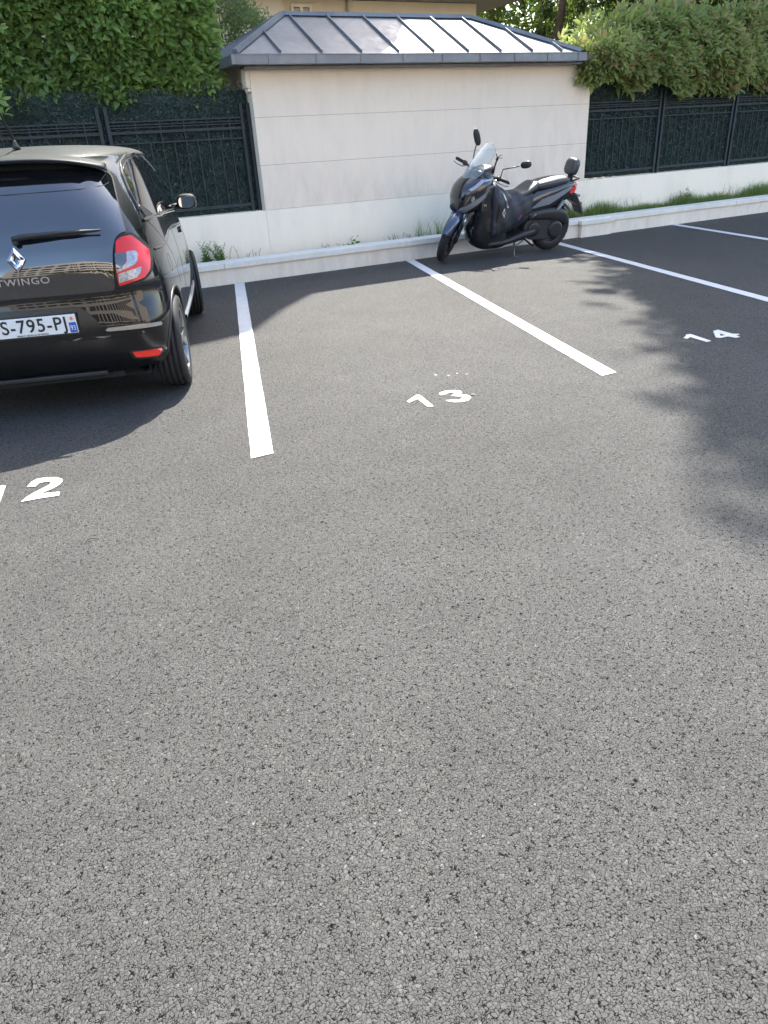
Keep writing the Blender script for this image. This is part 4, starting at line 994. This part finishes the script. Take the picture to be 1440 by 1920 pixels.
# number-plate carrier and mudguard at the tail
pc = MB(); pc.prism([(-.22, .70), (-.30, .72), (-.36, .64), (-.43, .50), (-.45, .44), (-.42, .45), (-.36, .56), (-.26, .62)], lambda x, z: (x, -.085, z), lambda x, z: (x, .085, z)); pco = pc.build('plate_carrier', M['plastic'], sc, bevel=.008)
MB().box((-.006, -.085, -.065), (0, .085, .065)).xf(Matrix.Translation((-.432, 0, .535)) @ Matrix.Rotation(R(22), 4, 'Y')).build('rear_number_plate', M['white'], pco)
for s_ in (1, -1): MB().tube([(-.27, s_ * .06, .70), (-.30, s_ * .13, .70), (-.31, s_ * .16, .70)], [.012, .018, .014], 10).build('rear_indicator', M['clear'], pco)
# stands
MB().tube([(.60, .10, .22), (.66, .20, .12), (.70, .30, .045)], .011, 8).box((.66, .28, .036), (.74, .33, .048)).build('side_stand', M['steel'], sc)
cs = MB()
for s_ in (1, -1): cs.tube([(.50, s_ * .11, .24), (.36, s_ * .14, .13), (.33, s_ * .17, .12)], .012, 8)
cs.tube([(.48, -.12, .20), (.48, .12, .20)], .012, 8); cs.build('centre_stand', M['gap'], sc)
MB().tube([(.82, .2, .15), (.60, .2, .17), (.50, .15, .2)], .008, 8).build('stand_spring', M['steel'], sc)

cb = MB()
for s_, o_ in ((1, 0), (-1, 0), (1, .02)):
    cb.tube([(1.06, s_ * .22, 1.03 + o_), (1.16, s_ * (.19 - o_), 1.05 + o_), (1.20, s_ * .10, 1.0), (1.17, s_ * .05, .95)], .0045, 6)
cb.build('control_cables', M['rubber'], sc)
for s_ in (1, -1):
    strip(LB, [(.56, .50), (.62, .44), (.74, .375), (.92, .31)], 'x', .004, .012, 'cover_seam', M['plastic'], lc, sign=s_)

# ------------------------------------------------------------------ hedges
def rot_sphere(n, up=0):
    v = rng.normal(size=(n, 3)); v[:, 2] += up; return unit(v)
def hedge(name, x0, x1, yf, yb, zb, ztop, mat, nshoot, k, L, slen, asp, label, catg, bias, front=None, tipred=0, tpl=LEAF7):
    """a clipped-but-shaggy shrub: shoots over its front, top and sides; woody stems inside"""
    o = empty(name, ((x0 + x1) / 2, (yf + yb) / 2, .55), label=label, cat=catg); loc = np.array(o.location)
    f = rng.uniform(0, 1, nshoot); X = rng.uniform(x0, x1, nshoot); P = np.zeros((nshoot, 3)); Nn = np.zeros((nshoot, 3))
    zt = np.array([ztop(x) for x in X]); zbb = np.array([zb(x) for x in X])
    m1 = f < .62; m2 = (f >= .62) & (f < .82); m3 = f >= .82
    u = rng.uniform(0, 1, nshoot)
    yF = np.array([yf] * nshoot) if front is None else np.array([front(x) for x in X])
    P[:, 0] = X
    zz = zbb + u ** .9 * (zt - zbb); P[m1, 2] = zz[m1]; bul = .16 * np.sin(u * 2.6 + .3); P[m1, 1] = (yF - bul)[m1]; Nn[m1] = (0, -1, .35)
    P[m2, 2] = zt[m2]; P[m2, 1] = (yF + u * (yb - yF))[m2]; Nn[m2] = (0, -.15, 1)
    P[m3, 2] = zz[m3]; P[m3, 1] = (yF + .10 + rng.uniform(0, .35, nshoot))[m3]; Nn[m3] = (0, -.5, .8)
    P += Nn * lump(P, 2.6, bias, .15)[:, None]
    P[m2, 2] += np.minimum(.30, rng.exponential(.075, m2.sum()))
    ends = 1 - np.minimum((X - x0), (x1 - X)) / .3; em = ends > 0
    P[em, 1] += .15 * ends[em]; Nn[em, 0] += np.where((X - x0)[em] < .3, -.7, .7)
    ax = unit(Nn + rng.normal(size=(nshoot, 3)) * .45)
    Pp, D, T = shoots(P - ax * slen * .7, ax, k, slen, 1.0); D[:, 2] -= .25
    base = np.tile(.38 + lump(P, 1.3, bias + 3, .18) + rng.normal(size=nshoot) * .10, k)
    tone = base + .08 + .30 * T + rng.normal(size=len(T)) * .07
    redm = np.tile(rng.uniform(0, 1, nshoot) < tipred, k) & (T > .62)
    tone = np.clip(tone, 0, .84); tone[redm] = rng.uniform(.9, 1, redm.sum())
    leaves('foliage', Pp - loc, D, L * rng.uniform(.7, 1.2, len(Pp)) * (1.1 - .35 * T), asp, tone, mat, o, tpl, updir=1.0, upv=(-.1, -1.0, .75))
    m = MB()
    for i in range(int((x1 - x0) * 5)):
        x = random.uniform(x0 + .1, x1 - .1); y = random.uniform(yf + .25, yb - .1); pts = [(x, y, .5)]
        for j in range(5): x += random.uniform(-.12, .12); y += random.uniform(-.06, .06); pts.append((x, y, .5 + (ztop(x) - .6) * (j + 1) / 5))
        m.tube(pts, [.03, .026, .022, .017, .012, .006], 6)
    W(m, 'stems', M['bark'], o)
    return o
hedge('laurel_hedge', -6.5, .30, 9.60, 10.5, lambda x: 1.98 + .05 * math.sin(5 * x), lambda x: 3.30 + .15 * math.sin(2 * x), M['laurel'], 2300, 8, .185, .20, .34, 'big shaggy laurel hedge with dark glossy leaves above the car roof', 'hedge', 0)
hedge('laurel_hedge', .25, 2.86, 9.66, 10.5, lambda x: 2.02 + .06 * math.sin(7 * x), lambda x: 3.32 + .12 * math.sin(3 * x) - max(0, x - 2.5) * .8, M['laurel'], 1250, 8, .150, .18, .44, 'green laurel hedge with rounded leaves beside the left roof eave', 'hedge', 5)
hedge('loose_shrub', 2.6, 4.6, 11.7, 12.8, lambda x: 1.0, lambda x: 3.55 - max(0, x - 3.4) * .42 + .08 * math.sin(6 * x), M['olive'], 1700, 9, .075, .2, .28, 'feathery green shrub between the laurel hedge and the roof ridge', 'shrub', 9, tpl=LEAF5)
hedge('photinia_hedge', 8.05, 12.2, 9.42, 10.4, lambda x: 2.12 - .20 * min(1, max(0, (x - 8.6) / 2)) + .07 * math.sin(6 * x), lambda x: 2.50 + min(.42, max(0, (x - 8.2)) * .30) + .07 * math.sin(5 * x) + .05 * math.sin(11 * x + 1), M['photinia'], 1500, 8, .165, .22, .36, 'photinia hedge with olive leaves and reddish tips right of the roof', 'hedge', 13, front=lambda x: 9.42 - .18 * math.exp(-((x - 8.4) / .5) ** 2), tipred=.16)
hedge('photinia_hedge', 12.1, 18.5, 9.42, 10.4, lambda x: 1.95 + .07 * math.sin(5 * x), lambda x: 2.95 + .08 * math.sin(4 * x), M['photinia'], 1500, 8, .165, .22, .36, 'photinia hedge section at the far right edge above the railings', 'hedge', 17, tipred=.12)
# nearer light-leaved branch at far left
o = empty('laurel_branch', (.0, 9.35, 2.1), label='bright yellow green laurel sprig hanging over the fence at the left edge', cat='branch')
n = 26; P0_ = np.stack([rng.uniform(-.02, .42, n), rng.uniform(9.28, 9.5, n), rng.uniform(1.98, 2.32, n)], 1); P0_[:, 2] -= (P0_[:, 0]) * .25
a_ = unit(np.array([[.5, -.6, .1]]) + rng.normal(size=(n, 3)) * .5); Pp, D, T = shoots(P0_, a_, 6, .10)
leaves('foliage', Pp - np.array(o.location), D, .105 * rng.uniform(.8, 1.15, len(Pp)), .42, .72 + .25 * T, M['laurel'], o)
W(MB().tube([(.2, 9.75, 1.9), (.25, 9.6, 2.2), (.15, 9.42, 2.25), (.05, 9.35, 2.12)], [.012, .01, .007, .004], 6), 'stem', M['bark'], o)

# ------------------------------------------------------------------ trees
def tree(name, x, y, h, crown, trunk_r, mat, n, L, label, cat='tree', asp=.5, k=6, fork=.35, z0=.5, bias=0, grp=None, sl=.35):
    """crown: list of (cx, cy, cz, rx, ry, rz) lobes"""
    o = empty(name, (x, y, z0), label=label, cat=cat, group=grp); loc = np.array(o.location)
    m = MB(); zt = z0 + h
    tp = [(x, y, z0 - .3)] + [(x + random.uniform(-.12, .12) * t * 2, y + random.uniform(-.12, .12) * t * 2, z0 + h * t * .9) for t in (.15, .3, .5, .7, .9, 1)]
    m.tube(tp, [trunk_r * q for q in (1.25, 1, .85, .7, .5, .3, .1)], 12)
    for cx_, cy_, cz_, rx, ry, rz in crown:
        zs = max(z0 + h * fork * .8, cz_ - rz * 1.2); q = (zs - z0) / (h * .9); i = min(len(tp) - 2, max(1, int(q * 6)))
        st_ = Vector(tp[i]); e = Vector((cx_, cy_, cz_)); mid = (st_ + e) / 2 + Vector((0, 0, -.15 * (e - st_).length * .4))
        m.tube([st_, mid, e], [trunk_r * .42, trunk_r * .28, trunk_r * .1], 8)
        for _ in range(7):
            dv = Vector(rot_sphere(1, .3)[0]); e2 = e + Vector((dv.x * rx, dv.y * ry, dv.z * rz)) * .85; m.tube([mid.lerp(e, .6), e.lerp(e2, .5), e2], [trunk_r * .16, trunk_r * .1, trunk_r * .03], 5)
    W(m, 'trunk', M['bark'], o)
    A_ = np.array([q[3] * q[5] for q in crown]); cnt = (n * A_ / A_.sum()).astype(int); PP = []; NN = []
    for (cx_, cy_, cz_, rx, ry, rz), c in zip(crown, cnt):
        nc = max(6, c // 14); cc = rot_sphere(nc) * (rng.uniform(.35, 1, nc) ** .4)[:, None] * np.array([rx, ry, rz])
        idx = rng.integers(0, nc, c); rr_ = min(rx, ry, rz) * .21
        p = cc[idx] + rng.normal(size=(c, 3)) * rr_ * np.array([.55, .55, .38]); PP.append(p + np.array([cx_, cy_, cz_])); NN.append(unit(p / np.array([rx, ry, rz])))
    P = np.concatenate(PP); N_ = unit(np.concatenate(NN) + rng.normal(size=P.shape) * .6 + np.array([0, 0, -.1]))
    Pp, D, T = shoots(P, N_, k, sl, 1.0)
    tone = np.tile(.45 + lump(P, .9, bias, .22) + rng.normal(size=len(P)) * .14, k) + .15 * T
    leaves('crown', Pp - loc, D, L * rng.uniform(.7, 1.2, len(Pp)), asp, tone, mat, o, LEAF5)
    return o
# big tree right of the frame whose crown shades bay 14
tree('shade_tree', 14.6, 11.6, 17, [(13.35, 11.25, 6.4, 2.5, 2.3, 2.2), (13.35, 11.25, 8.9, 2.6, 2.5, 2.2), (13.3, 11.3, 11.4, 2.6, 2.5, 2.2), (13.3, 11.3, 13.9, 2.6, 2.5, 2.2), (13.25, 11.3, 16.3, 2.6, 2.4, 2.0), (13.2, 11.35, 18.3, 2.6, 2.4, 1.7), (13.5, 11.2, 13.2, 2.4, 2.2, 2.2), (13.5, 11.2, 15.6, 2.4, 2.2, 2.0), (13.4, 11.2, 17.6, 2.6, 2.4, 1.8), (13.2, 11.3, 18.9, 2.4, 2.3, 1.2), (13.45, 11.3, 17.3, 2.5, 2.3, 1.8), (14.6, 11.4, 16, 2.6, 2.4, 2.4), (14.6, 11.4, 18.6, 2.4, 2.4, 1.8), (16.6, 12.0, 7.4, 2.9, 2.7, 3.2), (16.6, 11.9, 12, 3.0, 2.8, 3.4), (16.4, 11.6, 16.6, 2.9, 2.7, 2.8), (20.4, 13.2, 8.5, 3.0, 2.8, 4.0), (20, 13, 13, 2.6, 2.6, 3)], .34, M['tree'], 66000, .22, 'tall broad tree beyond the right fence casting the shade over bay 14', bias=2, sl=.34)
tree('garden_tree', 12.3, 17.5, 6, [(12.5, 17.5, 5.2, 1.3, 1.2, 1.5), (13.2, 18.2, 3.6, 1.2, 1.0, 1.1), (12.2, 18, 7, 1.4, 1.4, 1.4)], .12, M['tree'], 1500, .12, 'thin sunlit tree with gaps beside the apartment slab edge', bias=1)
tree('ivy_tree', 13.6, 16.6, 6, [(13.6, 16.6, 4.2, .5, .5, 1.3), (13.7, 16.8, 6.6, 1.4, 1.3, 1.3)], .15, M['darktree'], 900, .10, 'dark ivy-covered trunk standing left of the bright garden trees', bias=4, sl=.18)
tree('garden_tree', 16.2, 18.4, 7, [(15.6, 18, 3.7, 1.5, 1.2, 1.6), (17.3, 18.2, 4.3, 1.6, 1.3, 1.7), (16.2, 18.6, 6.5, 2.3, 1.8, 1.8), (15.2, 18.5, 2.2, 1.3, 1, 1.2), (17.6, 18.4, 2.4, 1.4, 1, 1.3)], .16, M['tree'], 3300, .12, 'leafy bright green tree directly above the right end of the zinc roof', bias=6)
tree('yew_tree', 17.4, 16.2, 8, [(16.6, 16.2, 3.4, 1.3, 1.3, 2.2), (17.6, 16.4, 5.6, 1.9, 1.7, 2.2), (18.6, 16.6, 3.4, 1.6, 1.4, 2.2), (15.9, 16.3, 5.2, 1.1, 1.1, 1.6)], .22, M['darktree'], 5200, .10, 'dense dark evergreen tree behind the photinia hedge', bias=8, sl=.2)
tree('dark_tree', 21.4, 16.8, 9, [(20.3, 16.6, 3.6, 1.6, 1.4, 2.5), (21.8, 16.8, 4.6, 1.9, 1.6, 2.6), (23.4, 17.0, 3.8, 1.8, 1.4, 2.5), (21.4, 16.8, 7, 2.2, 1.9, 1.8), (25, 17.2, 4.2, 1.8, 1.4, 2.5)], .22, M['darktree'], 5200, .12, 'shaded dark tree in the top right corner behind the hedge', bias=10, sl=.25)
tree('garden_tree', 19, 24, 11, [(14, 24, 5, 2.6, 1.5, 3.0), (18, 24, 6, 2.8, 1.5, 3.6), (22.5, 24, 6, 2.8, 1.5, 3.6), (27, 24, 6, 3, 1.5, 3.6), (31, 24, 5, 3, 1.5, 3.6)], .3, M['tree'], 9000, .24, 'row of pale green foliage farthest behind the other trees', bias=12)

# ------------------------------------------------------------------ weeds on the planter bed
def weed(x, h, nst, style, label, spread=.07, name='weed', mat='weed', cat='weed', L=.05, dens=16):
    o = empty(name, (x, 9.22, .20), label=label, cat=cat, group=None); m = MB(); PP = []; DD = []; TT = []
    for s_ in range(nst):
        hh = h * random.uniform(.6, 1); bx = random.uniform(-spread, spread); by = random.uniform(-.05, .06); lx_, ly_ = random.uniform(-.12, .12) * h / .3, random.uniform(-.10, .05)
        pts = [Vector((bx + lx_ * t * t, by + ly_ * t, hh * t)) for t in np.linspace(0, 1, 7)]; m.tube(pts, [.0035 - .0004 * i for i in range(7)], 5)
        for i in range(dens):
            t = (i + .5) / dens; 
            if style == 'stalk' and t < .55: continue
            p = pts[0].lerp(pts[-1], t) if 0 else Vector((bx + lx_ * t * t, by + ly_ * t, hh * t)); a = i * 2.4 + s_
            d = Vector((math.cos(a), math.sin(a), .7 if style != 'droop' else .15)); PP.append(p); DD.append(d); TT.append(L * (1.25 - .75 * t) * random.uniform(.7, 1.2))
    m.build('stem', M[mat if mat == 'dry' else 'weed'], o)
    leaves('leaves', np.array([tuple(p) for p in PP]), np.array([tuple(d) for d in DD]), np.array(TT), {'up': .26, 'stalk': .3, 'droop': .55}[style], rng.uniform(.15, .8, len(PP)), M[mat], o, LEAF7)
    return o
weed(2.28, .30, 5, 'up', 'tall narrow-leaved weed on the kerb wall next to the car', L=.075)
weed(2.42, .30, 9, 'up', 'bushiest green weed right of the tall one beside the car', L=.055, dens=22, spread=.05)
weed(2.62, .22, 2, 'stalk', 'single thin upright weed with tiny leaves near the car', L=.03)
weed(2.86, .13, 5, 'stalk', 'low wispy weed tuft left of the wall crack', L=.025, spread=.10)
weed(4.28, .19, 2, 'droop', 'broad-leaved weed sprig in the middle of the kerb wall', L=.07, dens=6, spread=.03)
weed(3.95, .10, 8, 'stalk', 'short dry weed tuft left of the broad-leaved sprig', L=.022, spread=.16, mat='dry')
weed(4.95, .13, 12, 'stalk', 'low greyish weed tuft between sprig and tall grass', L=.022, spread=.16, mat='grass')
weed(5.32, .12, 8, 'stalk', 'small grey green weed patch halfway to the scooter', L=.022, spread=.14, mat='grass')
weed(10.45, .36, 6, 'droop', 'leafiest climbing weed in the grass strip right of the scooter', L=.06, dens=12, spread=.08)
def grass(name, X, h, lab, cat=None, kind=None, mat='grass', wd=.05, group=None, Y=None, par=None):
    n = len(X); Yp = rng.uniform(9.14, 9.33, n) if Y is None else Y
    hh = h * (.35 + .9 * rng.beta(2, 2.6, n)); az = rng.uniform(0, 2 * math.pi, n); bend = rng.uniform(.1, .75, n) * hh; S_ = 5
    V = []; 
    for j in range(S_):
        t = j / (S_ - 1); c = np.stack([X + np.cos(az) * bend * t ** 2, Yp + np.sin(az) * bend * t ** 2 * .6, .20 + hh * t * (1 - .18 * t)], 1)
        w_ = (.0035 * (1 - t) + .0006) * (wd / .05); side = np.stack([-np.sin(az) * w_, np.cos(az) * w_, 0 * az], 1); V += [c - side, c + side]
    V = np.stack(V, 1).reshape(-1, 3); F = (np.arange(n)[:, None, None] * (2 * S_) + np.array([(2 * j, 2 * j + 1, 2 * j + 3, 2 * j + 2) for j in range(S_ - 1)])[None]).reshape(-1, 4)
    me = bpy.data.meshes.new(name); me.from_pydata(V.tolist(), [], F.tolist()); a = me.attributes.new('tone', 'FLOAT', 'POINT')
    a.data.foreach_set('value', np.repeat(np.clip(rng.beta(2, 2, n), 0, 1), 2 * S_).astype(np.float32)); me.materials.append(M[mat])
    o = bpy.data.objects.new(name, me); COL.objects.link(o)
    if par: o.parent = par
    return tag(o, lab, cat, group, kind)
n = 9000; X = rng.uniform(7.0, 13.6, n); hx = .19 + .06 * np.sin(X * 3.1) + .05 * np.sin(X * 7.3 + 1) + .09 * np.clip((X - 11.2), 0, 1) + .06 * np.exp(-((X - 7.9) / .5) ** 2)
grass('grass', X, np.clip(hx, .14, .45), 'green grass strip growing on the kerb wall right of the scooter', kind='stuff')
X = rng.uniform(7.0, 13.6, 900); grass('dry_grass', X, .30 + .10 * np.sin(X * 5), 'pale dry stalks standing in the green grass strip', kind='stuff', mat='dry', wd=.03)
X = rng.uniform(2.15, 6.9, 700); X = X[rng.uniform(0, 1, 700) < .25 + .6 * (np.sin(X * 4) > .2)]; grass('ground_cover', X, .06 + 0 * X, 'sparse low weeds along the kerb wall coping', kind='stuff')
for cx_, nn_, hh_, lb in ((5.30, 26, .40, 'tall wiry grass tuft left of the scooter front wheel'), (5.62, 30, .42, 'second wiry grass tuft just behind the scooter front wheel')):
    g_ = grass('grass_tuft', rng.normal(cx_, .045, nn_), hh_ + np.zeros(nn_), lb, cat='grass tuft', wd=.045)
g_ = grass('grass_tuft', rng.normal(7.95, .16, 120), .55 + np.zeros(120), 'tall dry seeding grass behind the scooter tail', cat='grass tuft', mat='dry', wd=.028)
# bushes behind the camera, mirrored in the car
for i, (bx, by) in enumerate(((-9, -14), (-5.5, -15), (-2, -14.2), (1.5, -14.6), (5, -14), (8.5, -14.4))):
    tree('round_bush', bx, by, 2.0, [(bx, by, 1.3, 1.7, 1.2, 1.1), (bx + .8, by, 1.8 + .5 * (i % 2), 1.0, .9, .9)], .08, M['tree'], 700, .16, 'round green bush behind the camera, %s counted from the west end of its row' % ('first', 'second', 'third', 'fourth', 'fifth', 'last')[i], cat='bush', z0=0, grp='bushes behind the camera', sl=.25)

_n = len(LITTER[0]); lf = leaves('leaf_litter', np.stack([LITTER[0], LITTER[1], np.full(_n, .006)], 1), np.stack([rng.normal(size=_n), rng.normal(size=_n), np.full(_n, .08)], 1), rng.uniform(.015, .04, _n), .45, rng.uniform(0, 1, _n), M['dry'], None, LEAF7, updir=2.0)
tag(lf, 'tiny dry leaves scattered on the asphalt along the kerb wall', None, None, 'stuff')

# ------------------------------------------------------------------ apartment building behind (its left part shades the bays)
def block(name, poly, z0, z1, mat, par):
    m = MB(); m.prism(poly, lambda x, y: (x, y, z0), lambda x, y: (x, y, z1)); return m.build(name, mat, par)
ap = empty('apartment_building', (2, 16, .5), label='beige apartment building with concrete slab edge rising behind the outbuilding roof', cat='building')
def WW(m, name, mat, **k): return W(m, name, mat, ap, **k)
m = MB(); lower = [(-14, 15.2), (4.95, 15.2), (4.95, 14.85), (5.75, 14.85), (5.75, 15.2), (10.25, 15.2), (10.25, 26), (-14, 26)]
m.prism(lower, lambda x, y: (x, y, .56), lambda x, y: (x, y, 3.93)); WW(m, 'ground_floor_wall', M['housewall'])
up_ = [(-14, 13.37), (6.55, 13.37), (7.2, 13.5), (7.8, 14.3), (8.35, 14.87), (9.1, 14.95), (9.45, 15.2), (9.7, 15.7), (9.6, 17), (9.5, 26), (-14, 26)]  # unseen upper plan, shaped so its shadow edge crosses the bays and roof
m = MB(); m.prism(up_, lambda x, y: (x, y, 4.22), lambda x, y: (x, y, 12.0)); WW(m, 'shading_upper_wall', M['housewall'])
m = MB(); m.prism([(-14, 14.0), (5.9, 14.0), (6.4, 14.2), (10.9, 14.2), (11.1, 14.6), (11.1, 26.1), (-14, 26.1)], lambda x, y: (x, y, 3.94), lambda x, y: (x, y, 4.21)); WW(m, 'balcony_slab', M['slab'], bevel=.01)
def win(xa, xb, za, zb, y=15.2):
    W(MB().box((xa, y - .012, za), (xb, y + .02, zb)), 'window', M['glassdark'], ap)
    m = MB(); t = .05
    m.box((xa - t, y - .035, za - t), (xa - .001, y + .01, zb + t)); m.box((xb + .001, y - .035, za - t), (xb + t, y + .01, zb + t)); m.box((xa, y - .035, zb), (xb, y + .01, zb + t)); m.box((xa, y - .035, za - t), (xb, y + .01, za))
    m.box(((xa + xb) / 2 - .03, y - .03, za), ((xa + xb) / 2 + .03, y - .013, zb)); W(m, 'window_frame', M['base'], ap)
win(6.1, 6.42, 2.2, 3.80); win(6.65, 6.95, 2.2, 3.66); win(7.6, 8.9, 2.0, 3.35); win(2.2, 3.6, 1.9, 3.3); win(-1.5, .5, 1.9, 3.3)
for fz in (5.1, 8.1):
    for xa in (-12, -9, -6, -3, 0, 3): win(xa, xa + 1.4, fz, fz + 1.7, 13.37)
W(MB().tube([(7.25, 15.12, .6), (7.25, 15.12, 3.93)], .05, 12), 'downpipe', M['base'], ap)

# ------------------------------------------------------------------ the place behind the camera (seen mirrored in the car)
fb = empty('office_building', (-6, -22, 0), label='pale curved facade with window bands, behind the camera, mirrored in the car tailgate', cat='building')
def arc(r, a): return (-4 + r * math.sin(a), -52 + r * math.cos(a))
m = MB(); A = np.linspace(R(-34), R(20), 28)
poly = [arc(30, a) for a in A] + [arc(22, a) for a in A[::-1]]
m.prism(poly, lambda x, y: (x, y, 0), lambda x, y: (x, y, 12.5)); W(m, 'facade', M['stucco'], fb)
for fl in range(4):
    for i in range(1, 26):
        a0, a1 = A[i] + .004, A[i] + (A[1] - A[0]) * .78
        q = [arc(30.05, a0), arc(30.05, a1), arc(29.9, a1), arc(29.9, a0)]
        m = MB(); z = 1.3 + fl * 2.9; m.prism(q, lambda x, y: (x, y, z), lambda x, y: (x, y, z + 1.5)); W(m, 'window', M['glassdark'], fb)
m = MB().box((9, -30, 0), (24, -20, 9.5)); W(m, 'side_wing', M['stucco'], fb)
